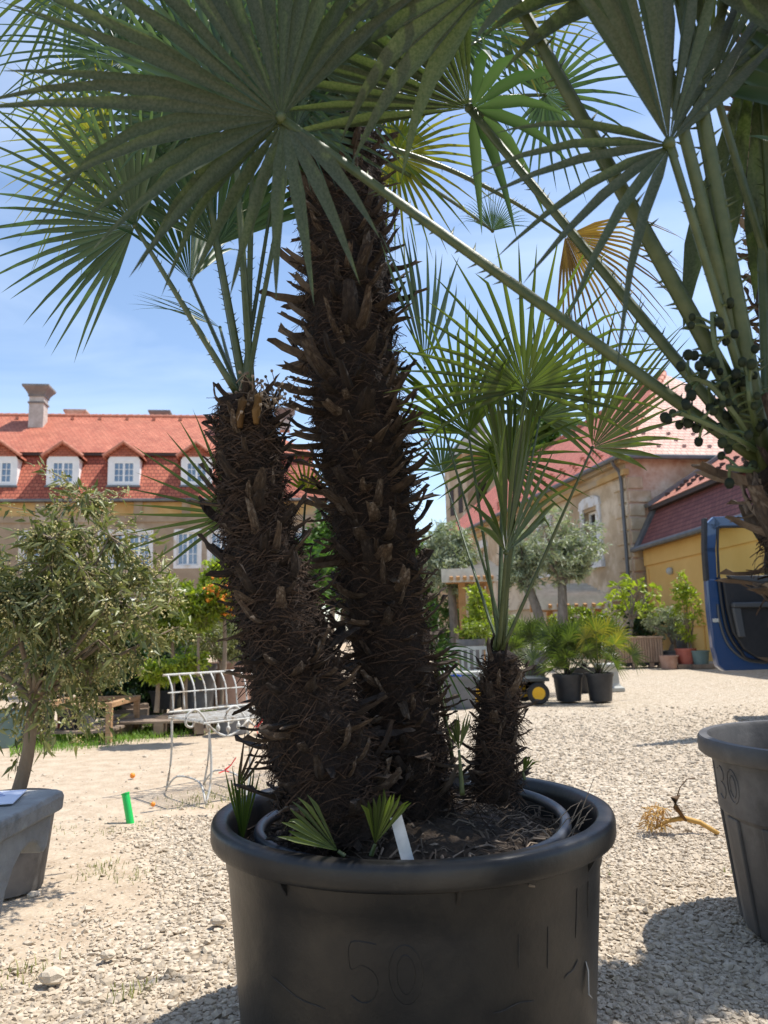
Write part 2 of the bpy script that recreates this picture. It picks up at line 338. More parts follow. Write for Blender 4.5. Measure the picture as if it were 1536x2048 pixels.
ii, jj = np.meshgrid(np.arange(nx-1), np.arange(ny-1)); k0 = (jj*nx+ii).ravel()
me = npmesh('ground', V, np.stack([k0, k0+1, k0+1+nx, k0+nx], 1), smooth=True)
a = me.attributes.new('dirt', 'FLOAT', 'POINT'); a.data.foreach_set('value', dirtf(V[:, 0], V[:, 1]).astype(np.float32))
tag(link('ground', me, mt['ground']), 'pale gravel and trodden dirt yard', kind='structure')

# icosphere template for stones
def ico():
    p = (1+5**.5)/2; v = np.array([(-1, p, 0), (1, p, 0), (-1, -p, 0), (1, -p, 0), (0, -1, p), (0, 1, p), (0, -1, -p), (0, 1, -p), (p, 0, -1), (p, 0, 1), (-p, 0, -1), (-p, 0, 1)], float)
    f = [(0, 11, 5), (0, 5, 1), (0, 1, 7), (0, 7, 10), (0, 10, 11), (1, 5, 9), (5, 11, 4), (11, 10, 2), (10, 7, 6), (7, 1, 8), (3, 9, 4), (3, 4, 2), (3, 2, 6), (3, 6, 8), (3, 8, 9), (4, 9, 5), (2, 4, 11), (6, 2, 10), (8, 6, 7), (9, 8, 1)]
    return v/np.linalg.norm(v[0]), np.array(f)
IV, IF = ico()
def stones(n, gen):
    x, y, size = gen(n); n = len(x)
    v = np.repeat(IV[None], n, 0) * rs.uniform(.5, 1.32, (n, 12, 1))
    sc_ = size[:, None]*np.stack([rs.uniform(.75, 1.45, n), rs.uniform(.7, 1.1, n), rs.uniform(.42, .8, n)], 1)
    v = v*sc_[:, None, :]
    an = rs.uniform(0, 2*np.pi, n); tx = rs.normal(0, .35, n)
    c, s_ = np.cos(tx), np.sin(tx); y2 = v[..., 1]*c[:, None]-v[..., 2]*s_[:, None]; z2 = v[..., 1]*s_[:, None]+v[..., 2]*c[:, None]
    c, s_ = np.cos(an)[:, None], np.sin(an)[:, None]; x3 = v[..., 0]*c-y2*s_; y3 = v[..., 0]*s_+y2*c
    zz = .012*np.sin(x*2.1+y*1.3)*np.sin(y*1.7-x)-.012
    P = np.stack([x3+x[:, None], y3+y[:, None], z2+(zz+size*.22)[:, None]], -1).reshape(-1, 3)
    F = (IF[None]+12*np.arange(n)[:, None, None]).reshape(-1, 3)
    return P, F, np.repeat(rs.beta(2, 2, n), 12)
def gen(n):
    d = np.sqrt(rs.uniform(.9**2, 8.8**2, n*2)); d = np.where(rs.random(n*2) < .45, d, np.sqrt(rs.uniform(.9**2, 4.2**2, n*2)))
    x = rs.uniform(-1, 1, n*2)*(.62*d+.35); df = dirtf(x, d) + .55*(np.sin(x*5.1+1)*np.sin(d*4.3)+.5*np.sin(x*13+d*9))*.5
    keep = rs.random(n*2) > np.clip(df*1.15, 0, .955); keep &= ~((x < -2.0) & (d > 5.6)); keep &= rs.random(n*2) < np.clip((8.8-d)/3.5, 0, 1)
    x, d = x[keep][:n], d[keep][:n]
    s = np.clip(rs.lognormal(math.log(.0068), .36, len(x)), .0038, .02)*(1+.08*np.clip(d-2.5, 0, 4))
    s = s*np.where(rs.random(len(x)) < dirtf(x, d)*.7, .6, 1)
    return x, d, s
P, F, rr = stones(95000, gen)
tag(link('gravel', npmesh('gravel', P, F, rr), mt['gravel']), 'loose pale limestone chippings covering the yard', 'gravel', kind='stuff')
for (px, py, s, lab) in ((105, 1955, .036, 'largest loose pale rock on the dirt near the stone table'), (440, 1842, .026, 'rounded pale rock among chippings beside the big black pot'), (215, 1910, .022, 'small grey loose rock on dirt below the green tube')):
    p = gnd(px, py); v = IV*rs.uniform(.8, 1.15, (12, 1))*np.array([1.35, .9, .75])*s
    o = link('rock', npmesh('rock', v + np.array([0, 0, s*.45]), IF, np.full(12, .9)), mt['gravel'], org=(p.x, p.y, -.01)); tag(o, lab, 'rock')
    b_ = o.modifiers.new('b', 'BEVEL'); b_.width = s*.25; b_.segments = 1

# blades of grass / weeds
def blades(name, pts, hmin, hmax, w, mat_, label, cat):
    n = len(pts); pts = np.asarray(pts); an = rs.uniform(0, 2*np.pi, n); h = rs.uniform(hmin, hmax, n); ln = rs.uniform(.15, .9, n)*h
    d = np.stack([np.cos(an), np.sin(an)], 1); sd = np.stack([-d[:, 1], d[:, 0]], 1)*w
    V = np.zeros((n, 5, 3)); V[:, 0, :2] = pts-sd; V[:, 1, :2] = pts+sd; V[:, 2, :2] = pts+d*ln[:, None]*.35+sd*.7; V[:, 3, :2] = pts+d*ln[:, None]*.35-sd*.7; V[:, 4, :2] = pts+d*ln[:, None]
    V[:, 2, 2] = V[:, 3, 2] = h*.6; V[:, 4, 2] = h; V[:, :, 2] -= .012
    k = np.arange(n)[:, None]*5
    F = np.concatenate([k+[0, 1, 2], k+[0, 2, 3], k+[3, 2, 4]]).reshape(-1, 3)
    return tag(link(name, npmesh(name, V.reshape(-1, 3), F, np.repeat(rs.random(n), 5)), mat_), label, cat, kind='stuff')
pts = []
while len(pts) < 9000:
    px = rs.uniform(20, 470); lo = 1512 - (px-20)*.125; py = rs.uniform(lo-42, lo+rs.uniform(-10, 6)); q = gnd(px, py); pts.append((q.x, q.y))
blades('grass', pts, .02, .07, .0035, mt['grass'], 'strip of short green grass in front of the potted shrubs', 'grass')
pts = []
for px, py, n, s in ((190, 1745, 50, .05), (265, 1750, 40, .05), (215, 1728, 40, .04), (265, 1975, 30, .03), (40, 1942, 40, .05), (205, 1665, 40, .05), (400, 1600, 160, .13), (470, 1585, 160, .12), (120, 1660, 30, .05), (290, 1655, 20, .04), (1465, 1740, 14, .02), (1225, 1750, 12, .02)):
    q = gnd(px, py); pts += [(q.x+rs.normal(0, s), q.y+rs.normal(0, s)) for _ in range(n)]
blades('weeds', pts, .012, .035, .002, mt['weed'], 'sparse yellowish weeds scattered on the gravel', 'weeds')

# ================================================================== BUILDINGS
def wall_open(mb, x0, x1, z0, z1, ops, f, depth=.14):
    # front face split around openings, with reveals; f(x, y, z) local -> world (y = depth into the wall)
    xs_ = sorted({x0, x1, *[o[0] for o in ops], *[o[1] for o in ops]}); zs_ = sorted({z0, z1, *[o[2] for o in ops], *[o[3] for o in ops]})
    for i in range(len(xs_)-1):
        for j in range(len(zs_)-1):
            a, b_, c, d = xs_[i], xs_[i+1], zs_[j], zs_[j+1]
            if any(a >= o[0]-1e-6 and b_ <= o[1]+1e-6 and c >= o[2]-1e-6 and d <= o[3]+1e-6 for o in ops): continue
            mb.quad(f(a, 0, c), f(b_, 0, c), f(b_, 0, d), f(a, 0, d))
    for a, b_, c, d in ops:
        mb.quad(f(a, 0, c), f(a, 0, d), f(a, depth, d), f(a, depth, c)); mb.quad(f(b_, 0, c), f(b_, depth, c), f(b_, depth, d), f(b_, 0, d))
        mb.quad(f(a, 0, c), f(a, depth, c), f(b_, depth, c), f(b_, 0, c)); mb.quad(f(a, 0, d), f(b_, 0, d), f(b_, depth, d), f(a, depth, d))
def fbox(mb, f, x0, x1, y0, y1, z0, z1):
    v = [f(x, y, z) for z in (z0, z1) for x, y in ((x0, y0), (x1, y0), (x1, y1), (x0, y1))]
    mb.add(v, [(0, 3, 2, 1), (4, 5, 6, 7), (0, 1, 5, 4), (1, 2, 6, 5), (2, 3, 7, 6), (3, 0, 4, 7)])
def window(root, f, x0, x1, z0, z1, y, sash=2, nx=2, nz=3, gm='glass'):
    mb = MB(); bw = .07; mw = .03
    fbox(mb, f, x0, x1, y-.05, y+.03, z0, z0+bw); fbox(mb, f, x0, x1, y-.05, y+.03, z1-bw, z1)
    fbox(mb, f, x0, x0+bw, y-.05, y+.03, z0+bw, z1-bw); fbox(mb, f, x1-bw, x1, y-.05, y+.03, z0+bw, z1-bw)
    sw = (x1-x0-bw*2)/sash; panes = []
    for s in range(sash):
        a = x0+bw+s*sw; b_ = a+sw
        if s: fbox(mb, f, a-.05, a+.05, y-.055, y+.02, z0+bw, z1-bw)
        aa = a+(.05 if s else 0); bb = b_-(.05 if s < sash-1 else 0)
        for i in range(nx):
            pa = aa+(bb-aa)*i/nx; pb = aa+(bb-aa)*(i+1)/nx
            if i: fbox(mb, f, pa-mw/2, pa+mw/2, y-.03, y+.015, z0+bw, z1-bw)
            for j in range(nz):
                za = z0+bw+(z1-z0-2*bw)*j/nz; zb = z0+bw+(z1-z0-2*bw)*(j+1)/nz
                if j and i == 0: fbox(mb, f, aa, bb, y-.028, y+.012, za-mw/2, za+mw/2)
                panes.append((pa, pb, za, zb))
    w_ = mb.build('window', mt['white_frame'], root)
    for pa, pb, za, zb in panes:
        q = MB(); fbox(q, f, pa+.002, pb-.002, y, y+.008, za+.002, zb-.002); q.build('pane', mt[gm], w_)
    return w_

# ---- long building with the mansard roof (left)
A8 = R(7.5); O1 = Vector((-14.0, 38.0, 0))
ex = Vector((math.cos(A8), math.sin(A8), 0)); ey = Vector((-math.sin(A8), math.cos(A8), 0))
def f1(x, y, z): return O1 + ex*x + ey*y + Vector((0, 0, z))
b1 = empty('mansard_house', O1, 'long weathered ochre house with red mansard roof, white dormers and chimneys', 'house')
XL, XR = -16.0, 10.8
wins = []
for c in (-5.9, -4.35, -1.95, -.35+.75, 1.72+.15, 4.05, 5.6, 8.2):
    pass
wins = [(c-.52, c+.52, 4.35, 6.0) for c in (-3.3, -1.85, .42, 1.72, 4.1, 5.75, 8.0, 9.4)]
low = [(c-.5, c+.5, 1.0, 2.6) for c in (-3.3, -1.85, .42, 1.72, 4.1, 5.75, 8.0)]
mb = MB(); wall_open(mb, XL, XR, -.02, 6.55, wins+low, f1, .2)
mb.quad(f1(XR, 0, 0), f1(XR, 11, 0), f1(XR, 11, 7.6), f1(XR, 0, 7.6)); mb.quad(f1(XL, 0, 0), f1(XL, 0, 7.6), f1(XL, 11, 7.6), f1(XL, 11, 0)); mb.quad(f1(XL, 11, 0), f1(XL, 11, 7.6), f1(XR, 11, 7.6), f1(XR, 11, 0))
mb.build('wall', mt['plaster_tan'], b1)
mb = MB(); fbox(mb, f1, XL, XR, -.06, .3, 6.85, 7.55); mb.build('frieze', mt['ochre'], b1)
mb = MB(); fbox(mb, f1, XL, XR, -.10, .3, 6.55, 6.85)
for c in np.arange(-15, 10.5, 2.35): fbox(mb, f1, c, c+.42, -.12, .2, 6.853, 7.548)
mb.build('cornice', mt['plaster_tan'], b1)
for w_ in wins+low:
    window(b1, f1, *w_, .13)
    mb = MB(); e = .17
    for q in ((w_[0]-e, w_[0], w_[2]-e, w_[3]+e), (w_[1], w_[1]+e, w_[2]-e, w_[3]+e), (w_[0], w_[1], w_[3], w_[3]+e), (w_[0], w_[1], w_[2]-e, w_[2])): fbox(mb, f1, q[0], q[1], -.03, .05, q[2], q[3])
    mb.build('window_surround', mt['surround'], b1)
# roof: lower steep slope, upper slope, hip at the right end
EZ, BZ, RZ = 7.62, 10.35, 13.55; BS, RS = .95, 6.4
nl = Vector((0, 0, 1)); 
tl_low = tilemat('tile_low', (.36, .085, .045), (.48, .14, .075), .22, .19, (tuple(ex), (0, 0, 1)))
tl_up = tilemat('tile_up', (.42, .115, .06), (.53, .18, .10), .22, .13, (tuple(ex), (0, 0, 1)))
mb = MB(); mb.quad(f1(XL, -.4, EZ), f1(XR+.4, -.4, EZ), f1(XR-.55, BS, BZ), f1(XL, BS, BZ)); mb.quad(f1(XR+.4, -.4, EZ), f1(XR+.4, 11.4, EZ), f1(XR-.55, 10.05, BZ), f1(XR-.55, BS, BZ)); mb.quad(f1(XR+.4, 11.4, EZ), f1(XL, 11.4, EZ), f1(XL, 10.05, BZ), f1(XR-.55, 10.05, BZ))
mb.build('lower_roof', tl_low, b1)
mb = MB(); B2 = BZ+.05; rx = XR-4.6
mb.quad(f1(XL, BS-.3, B2-.12), f1(XR-.25, BS-.3, B2-.12), f1(rx, RS-.9, RZ), f1(XL, RS-.9, RZ)); mb.add([f1(XR-.25, BS-.3, B2-.12), f1(XR-.25, 10.35, B2-.12), f1(rx, RS-.9, RZ)], [(0, 1, 2)]); mb.quad(f1(XR-.25, 10.35, B2-.12), f1(XL, 10.35, B2-.12), f1(XL, RS-.9, RZ), f1(rx, RS-.9, RZ))
up_ = mb.build('upper_roof', tl_up, b1)
mb = MB(); fbox(mb, f1, XL, XR-.3, BS-.26, BS-.02, BZ-.22, BZ-.085); mb.build('eave_board', mt['dark_eave'], b1)
mb = MB(); mb.tube([f1(XL, -.46, EZ-.02), f1(XR+.4, -.46, EZ-.02)], .08, 8); mb.build('gutter', mt['gutter'], b1, smooth=True)
mb = MB()
for i in range(60): x = XL+.4*i+.2; mb.tube([f1(x, RS-.9, RZ+.0), f1(x+.42, RS-.9, RZ+.015)], [.12, .14], 8)
mb.build('ridge_tiles', mt['ridge_tile'], b1, smooth=True)
sg = MB(); fbox(sg, f1, -.06, .06, 0, .16, 0, .1); 
for i in range(8):
    x = -6+i*1.5; q = MB(); y = 5.0; z = B2-.12+(RZ-B2+.12)*(y-BS+.3)/(RS-.9-BS+.3); fbox(q, f1, x-.09, x+.09, y-.1, y+.15, z-.03, z+.11); q.build('roof_vent', mt['ridge_tile'], up_)
def chimney(x, y, w_, zt, mat_='chimney', cap=.26):
    z0 = B2-.12+(RZ-B2+.12)*min(1, (y-BS+.3)/(RS-.9-BS+.3))-.7; q = MB(); h = w_/2
    fbox(q, f1, x-h, x+h, y-h, y+h, z0, zt-.55); c = q.build('chimney', mt[mat_], b1)
    q = MB(); fbox(q, f1, x-h-.06, x+h+.06, y-h-.06, y+h+.06, zt-.95, zt-.86); fbox(q, f1, x-h-.05, x+h+.05, y-h-.05, y+h+.05, zt-.56, zt-.45)
    for k in range(4):
        e0 = .06+cap*(k/4)**1.3; e1 = .06+cap*((k+1)/4)**1.3; za = zt-.45+.1*k; zb = za+.1
        q.add([f1(x+sx*(h+e), y+sy*(h+e), z) for z, e in ((za, e0), (zb, e1)) for sx, sy in ((-1, -1), (1, -1), (1, 1), (-1, 1))], [(0, 3, 2, 1), (4, 5, 6, 7), (0, 1, 5, 4), (1, 2, 6, 5), (2, 3, 7, 6), (3, 0, 4, 7)])
    fbox(q, f1, x-h-.06-cap, x+h+.06+cap, y-h-.06-cap, y+h+.06+cap, zt-.05, zt+.06); q.build('cap', mt['copper' if mat_ == 'chimney' else 'old_brick'], c)
chimney(-4.65, 4.2, .78, 14.75); chimney(-3.6, 8.2, .8, 14.5, 'old_brick', .2); chimney(1.4, 8.0, .8, 14.45, 'chimney', .2); chimney(6.15, 3.6, .6, 14.3, 'chimney', .1); chimney(9.0, 5.2, .6, 13.9)
for x in (-7.9, -5.0, -2.05, .90, 4.5, 7.6):
    d_ = MB(); h = .78; zb, zt = 8.42, 10.0; yf = -.02
    poly = [(x-h, zb), (x+h, zb), (x+h, zt-.25), (x+h*.8, zt-.02), (x+h*.4, zt+.1), (x, zt+.13), (x-h*.4, zt+.1), (x-h*.8, zt-.02), (x-h, zt-.25)]
    wx0, wx1, wz0, wz1 = x-.52, x+.52, zb+.14, zb+1.22
    for q in ((x-h, wx0, zb, zt-.25), (wx1, x+h, zb, zt-.25), (wx0, wx1, zb, wz0), (wx0, wx1, wz1, zt-.25)): fbox(d_, f1, q[0], q[1], yf, yf+.2, q[2], q[3])
    d_.prism([poly[k] for k in range(2, 9)], lambda a, c: f1(a, yf, c), lambda a, c: f1(a, yf+.2, c))
    for s_ in (-1, 1): fbox(d_, f1, x+s_*h-(.1 if s_ > 0 else 0), x+s_*h+(0 if s_ > 0 else .1), yf+.2, 1.6, zb, zt-.2)
    dm_ = d_.build('dormer', mt['white_wall'], b1)
    q = MB(); e = h+.22
    for s_ in (-1, 1):
        q.add([f1(x+s_*e, yf-.22, zt-.12), f1(x, yf-.22, zt+.62), f1(x, 2.6, zt+.62), f1(x+s_*e, 1.5, zt-.12), f1(x+s_*e, yf-.22, zt-.22), f1(x, yf-.22, zt+.5), f1(x, 2.6, zt+.5), f1(x+s_*e, 1.5, zt-.22)],
              [(0, 1, 2, 3), (4, 7, 6, 5), (0, 4, 5, 1), (0, 3, 7, 4)] if s_ > 0 else [(3, 2, 1, 0), (5, 6, 7, 4), (1, 5, 4, 0), (4, 7, 3, 0)])
    q.add([f1(x-h, yf-.02, zt-.1), f1(x+h, yf-.02, zt-.1), f1(x, yf-.02, zt+.5)], [(0, 1, 2)]); q.build('dormer_roof', tl_up, dm_)
    q = MB()
    for s_ in (-1, 1):
        for k in range(4): t0, t1 = k/4, (k+1)/4+.03; q.tube([f1(x+s_*e*(1-t0), yf-.2, zt-.1+.74*t0), f1(x+s_*e*(1-t1), yf-.2, zt-.1+.74*t1)], [.085, .07], 7)
    q.build('verge_tiles', mt['ridge_tile'], dm_, smooth=True)
    q = MB(); fbox(q, f1, x-h-.05, x+h+.05, yf-.1, yf+.1, zb-.1, zb); q.build('sill', mt['gutter'], dm_)
    window(b1, f1, wx0, wx1, wz0, wz1, yf+.07)

# ---- right house (hip roof) and its yellow wing
O2 = Vector((7.07, 22.0, 0)); le = Vector((-.167, .986, 0)); ee = Vector((.986, .167, 0))
def f2(x, y, z): return O2 + le*x + ee*y + Vector((0, 0, z))        # x back along the long wall, y into the house (to the right)
b2 = empty('hipped_house', O2, 'old house with crumbling grey-brown plaster and steep red hipped tile roof, sun glare painted on its end', 'house')
W2, L2, E2, H2 = 7.2, 24., 5.72, 3.85
ops = [(2.0, 3.05, 2.95, 4.5), (6.0, 7.05, 2.95, 4.5), (10, 11.05, 2.95, 4.5), (14, 15.05, 2.95, 4.5)]
mb = MB(); wall_open(mb, 0, L2, -.02, E2, ops, f2, .3)
mb.quad(f2(L2, 0, 0), f2(L2, W2, 0), f2(L2, W2, E2), f2(L2, 0, E2)); mb.quad(f2(0, W2, 0), f2(0, W2, E2), f2(L2, W2, E2), f2(L2, W2, 0))
wl = mb.build('wall', mt['plaster_grey'], b2)
mb = MB(); mb.quad(f2(0, 0, -.02), f2(0, 0, E2), f2(0, W2, E2), f2(0, W2, -.02)); mb.build('end_wall', mt['old_brick'], b2)
mb = MB(); mb.quad(f2(.02, .001, 0), f2(.02, .001, 1), f2(.02, .002, 1), f2(.02, .002, 0)); 
# quoin blocks on the corner, each a block of its own
z = 1.95; k = 0
while z < 4.9:
    for side in (0, 1):
        q = MB(); ln = .8 if (k+side) % 2 else .55
        if side == 0: fbox(q, f2, .03, ln, -.045, .02, z+.02, z+.36)
        else: fbox(q, f2, -.045, .02, .03, ln*.9, z+.02, z+.36)
        q.build('quoin', mt['plaster_grey'], wl, bevel=.02)
    z += .4; k += 1
mb = MB(); fbox(mb, f2, -.12, L2, -.14, .02, 1.55, 1.75); fbox(mb, f2, -.08, L2, -.09, .02, 1.75, 1.86); fbox(mb, f2, -.08, .02, .02, 1.5, 1.55, 1.8); mb.build('string_course', mt['plaster_grey'], b2)
mb = MB(); fbox(mb, f2, -.1, L2, -.12, .05, E2-.55, E2-.38); fbox(mb, f2, -.12, L2, -.22, .05, E2-.2, E2-.04); mb.build('cornice', mt['ochre'], b2)
for o_ in ops:
    window(b2, f2, *o_, .22, 2, 1, 2, 'glass_dark'); q = MB(); e = .22
    for k in ((o_[0]-e, o_[0], o_[2]-.1, o_[3]+.1), (o_[1], o_[1]+e, o_[2]-.1, o_[3]+.1)): fbox(q, f2, k[0], k[1], -.06, .05, k[2], k[3])
    pts_ = [(o_[0]-e-.05, o_[3]+.1), (o_[1]+e+.05, o_[3]+.1), (o_[1]+e-.02, o_[3]+.34), (o_[1]-.15, o_[3]+.45), (o_[0]+.15, o_[3]+.45), (o_[0]-e+.02, o_[3]+.34)]
    q.prism(pts_, lambda a, c: f2(a, -.08, c), lambda a, c: f2(a, .03, c)); fbox(q, f2, o_[0]-e-.06, o_[1]+e+.06, -.14, .05, o_[2]-.3, o_[2]-.1)
    q.build('window_surround', mt['surround'], b2)
tl_a = tilemat('tile_left', (.40, .105, .065), (.50, .155, .10), .20, .12, (tuple(le), (0, 0, 1)))
tl_b = tilemat('tile_end_glare', (.56, .32, .25), (.66, .41, .33), .20, .12, (tuple(ee), (0, 0, 1)))  # sun glare on the end slope painted as paler tile colour
e = .3; hz = E2-.05; ap1 = (W2/2, W2/2, E2+H2); ap2 = (L2-W2/2, W2/2, E2+H2)
mb = MB(); mb.quad(f2(-e, -e, hz), f2(*ap1), f2(*ap2), f2(L2+e, -e, hz)); mb.quad(f2(L2+e, W2+e, hz), f2(*ap2), f2(*ap1), f2(-e, W2+e, hz)); mb.add([f2(L2+e, -e, hz), f2(*ap2), f2(L2+e, W2+e, hz)], [(0, 1, 2)]); rA = mb.build('roof', tl_a, b2)
mb = MB(); mb.add([f2(-e, -e, hz), f2(-e, W2+e, hz), f2(*ap1)], [(0, 1, 2)]); rB = mb.build('hip_roof', tl_b, b2)
def along(a, b_, n, r=.1, over=.04):
    q = MB(); a = Vector(a); b_ = Vector(b_)
    for k in range(n): q.tube([a.lerp(b_, k/n), a.lerp(b_, (k+1)/n+over/n*2)], [r*1.15, r*.9], 7)
    return q
along(f2(-e, -e, hz+.03), f2(*ap1), 18).build('hip_tiles', mt['ridge_tile'], b2, smooth=True)
along(f2(ap1[0], ap1[1], ap1[2]+.03), f2(ap2[0], ap2[1], ap2[2]+.03), 40).build('ridge_tiles', mt['ridge_tile'], b2, smooth=True)
nl_ = MB(); 
for row in range(4):                      # snow guards on the end slope and along the long slope
    for k in range(8):
        t_ = .10+.065*row; y = .35+row*.32+k*.82+(.4 if row % 2 else 0); x = -e+(W2/2+e)*t_; z = hz+(E2+H2-hz)*t_
        if y > W2-.3-row*.3: continue
        q = MB(); fbox(q, f2, x-.03, x+.08, y-.045, y+.045, z+.0, z+.07); q.build('snow_guard', tl_b, rB)
for row in range(3):
    for k in range(14):
        t_ = .10+.065*row; x = .8+row*.3+k*.95+(.45 if row % 2 else 0); y = -e+(W2/2+e)*t_; z = hz+(E2+H2-hz)*t_
        q = MB(); fbox(q, f2, x-.05, x+.05, y-.04, y+.10, z+.0, z+.1); q.build('snow_guard', mt['ridge_tile'], rA)
mb = MB(); mb.tube([f2(L2, -e-.07, hz-.02), f2(-e-.05, -e-.07, hz-.02), f2(-e-.07, W2, hz-.02)], .075, 8); mb.build('gutter', mt['gutter'], b2, smooth=True)
mb = MB(); mb.tube(spl([f2(.1, -e-.05, hz-.06), f2(.12, -.28, hz-.22), f2(.16, -.1, hz-.5), f2(.16, -.09, 4), f2(.16, -.09, 2), f2(.16, -.17, 1.7), f2(.16, -.1, 1.4), f2(.16, -.09, .05)], 4), .05, 8); mb.build('downpipe', mt['gutter'], b2, smooth=True)

O3 = Vector((7.42, 21.95, 0))
def f3(x, y, z): return O3 + Vector((.02, -1, 0))*x + Vector((1, .02, 0))*y + Vector((0, 0, z))    # x towards the camera, y to the right
b3 = empty('yellow_wing', O3, 'low yellow plastered wing with red mansard roof, its lower slope painted in shade, beside hipped house', 'house')
mb = MB(); fbox(mb, f3, 0, 15, 0, 6.5, -.02, 2.98); mb.build('wall', mt['yellow_wall'], b3)
mb = MB(); fbox(mb, f3, .02, 15, -.05, .02, 2.5, 2.93); fbox(mb, f3, .15, .25, -.03, .02, 0, 2.4); mb.build('frieze', mt['yellow_wall'], b3)
q = MB(); q.ball(f3(1.9, -.06, 2.22), .1, 10, 6); q.build('wall_lamp', mt['pale_stone'], b3, smooth=True)
q = MB(); pa = [(3.0+.55*math.cos(a), .85+.5*math.sin(a)) for a in np.linspace(0, math.pi, 13)]; q.tube([f3(a, -.02, c) for a, c in pa], .03, 5); q.tube([f3(3.55, -.02, 0), f3(3.55, -.02, .85)], .03, 5); q.tube([f3(2.45, -.02, 0), f3(2.45, -.02, .85)], .03, 5); fbox(q, f3, 2.35, 3.65, -.04, .01, .8, .87); q.build('blind_arch', mt['yellow_wall'], b3)
t3 = tilemat('tile_shaded', (.20, .055, .045), (.27, .085, .065), .2, .12, ((0, 1, 0), (0, 0, 1))); t3b = tilemat('tile_pink', (.42, .155, .10), (.52, .22, .15), .2, .12, ((0, 1, 0), (0, 0, 1)))  # shade of the steep lower slope painted in as darker tile
mb = MB(); mb.quad(f3(.02, -.25, 2.98), f3(.02, .42, 4.22), f3(15.2, .42, 4.22), f3(15.2, -.25, 2.98)); lr = mb.build('lower_roof', t3, b3)
mb = MB(); mb.quad(f3(.02, .18, 4.2), f3(.02, 3.3, 6.15), f3(15.2, 3.3, 6.15), f3(15.2, .18, 4.2)); mb.quad(f3(15.2, 6.4, 4.2), f3(15.2, 3.3, 6.15), f3(.02, 3.3, 6.15), f3(.02, 6.4, 4.2)); ur = mb.build('upper_roof', t3b, b3)
mb = MB(); fbox(mb, f3, .03, 15, .19, .4, 4.08, 4.185); mb.build('eave_board', mt['dark_eave'], b3)
mb = MB(); mb.tube([f3(-.1, -.32, 2.97), f3(15, -.32, 2.97)], .075, 8); mb.build('gutter', mt['gutter'], b3, smooth=True)
mb = MB(); mb.bar(f3(.1, .12, 4.22), f3(.1, 3.2, 6.17), .34, .1); mb.bar(f3(.1, -.27, 3.0), f3(.1, .4, 4.25), .34, .1); mb.build('flashing', mt['gutter'], b3)
for row in range(3):
    for k in range(16):
        y = .5+row*.28; z = 4.2+(y-.18)*.625; x = .7+k*.75+(.37 if row % 2 else 0); q = MB(); fbox(q, f3, x-.05, x+.05, y-.03, y+.08, z, z+.09); q.build('snow_guard', mt['dark_eave'], ur)

# ---- church tower far behind
O4 = at(968, 1200, 58); O4.z = 0
def f4(x, y, z): return O4 + Vector((x*math.cos(.35)-y*math.sin(.35), x*math.sin(.35)+y*math.cos(.35), z))
b4 = empty('church_tower', O4, 'square church tower with flared grey roof, needle spire and ball', 'tower')
zz_ = lambda py: at(968, py, 58).z
h = 1.95; ze = zz_(918); mb = MB(); fbox(mb, f4, -h, h, -h, h, 0, ze); mb.build('shaft', mt['plaster_grey'], b4)
mb = MB(); fbox(mb, f4, -h-.15, h+.15, -h-.15, h+.15, ze-.35, ze-.05); mb.build('cornice', mt['ochre'], b4)
mb = MB(); fbox(mb, f4, -h-.12, h+.12, -h-.12, h+.12, zz_(1052), zz_(1046)); mb.build('string_course', mt['ochre'], b4)
for s_ in (-1, 1):
    mb = MB(); fbox(mb, f4, s_*.75-.35, s_*.75+.35, -h-.03, -h+.05, zz_(1030), zz_(975)); mb.build('louvre', mt['dark_eave'], b4)
    mb = MB(); fbox(mb, f4, -h-.03, -h+.05, s_*.75-.35, s_*.75+.35, zz_(1030), zz_(975)); mb.build('louvre', mt['dark_eave'], b4)
pr = [(h*1.5, ze-.06), (h*1.15, ze+.5), (h*.8, ze+1.3), (.95, zz_(872)), (.85, zz_(860)), (.62, zz_(838)), (.35, zz_(815)), (.12, zz_(790)), (.05, zz_(768)), (.04, zz_(758))]
mb = MB(); mb.lathe(pr, 8, O4, math.pi/4*.5+.35); mb.build('spire', mt['copper'], b4)
mb = MB(); mb.ball((O4.x, O4.y, zz_(754)), .2, 10, 6); mb.build('ball', mt['copper'], b4, smooth=True)
O5 = at(1015, 1200, 52); O5.z = 0
b5 = empty('nave_house', O5, 'distant house with plain red gable roof beside church tower', 'house')
zr = at(1000, 868, 52).z; mb = MB(); mb.box((O5.x+1.5, O5.y+2, (zr-2)/2), (4, 8, zr-2)); mb.build('wall', mt['plaster_grey'], b5)
mb = MB(); mb.prism([(-2.3, zr-2.05), (0, zr), (2.3, zr-2.05)], lambda a, c: Vector((O5.x+1.5+a, O5.y-2.2, c)), lambda a, c: Vector((O5.x+1.5+a, O5.y+6.2, c))); mb.build('roof', tl_a, b5)

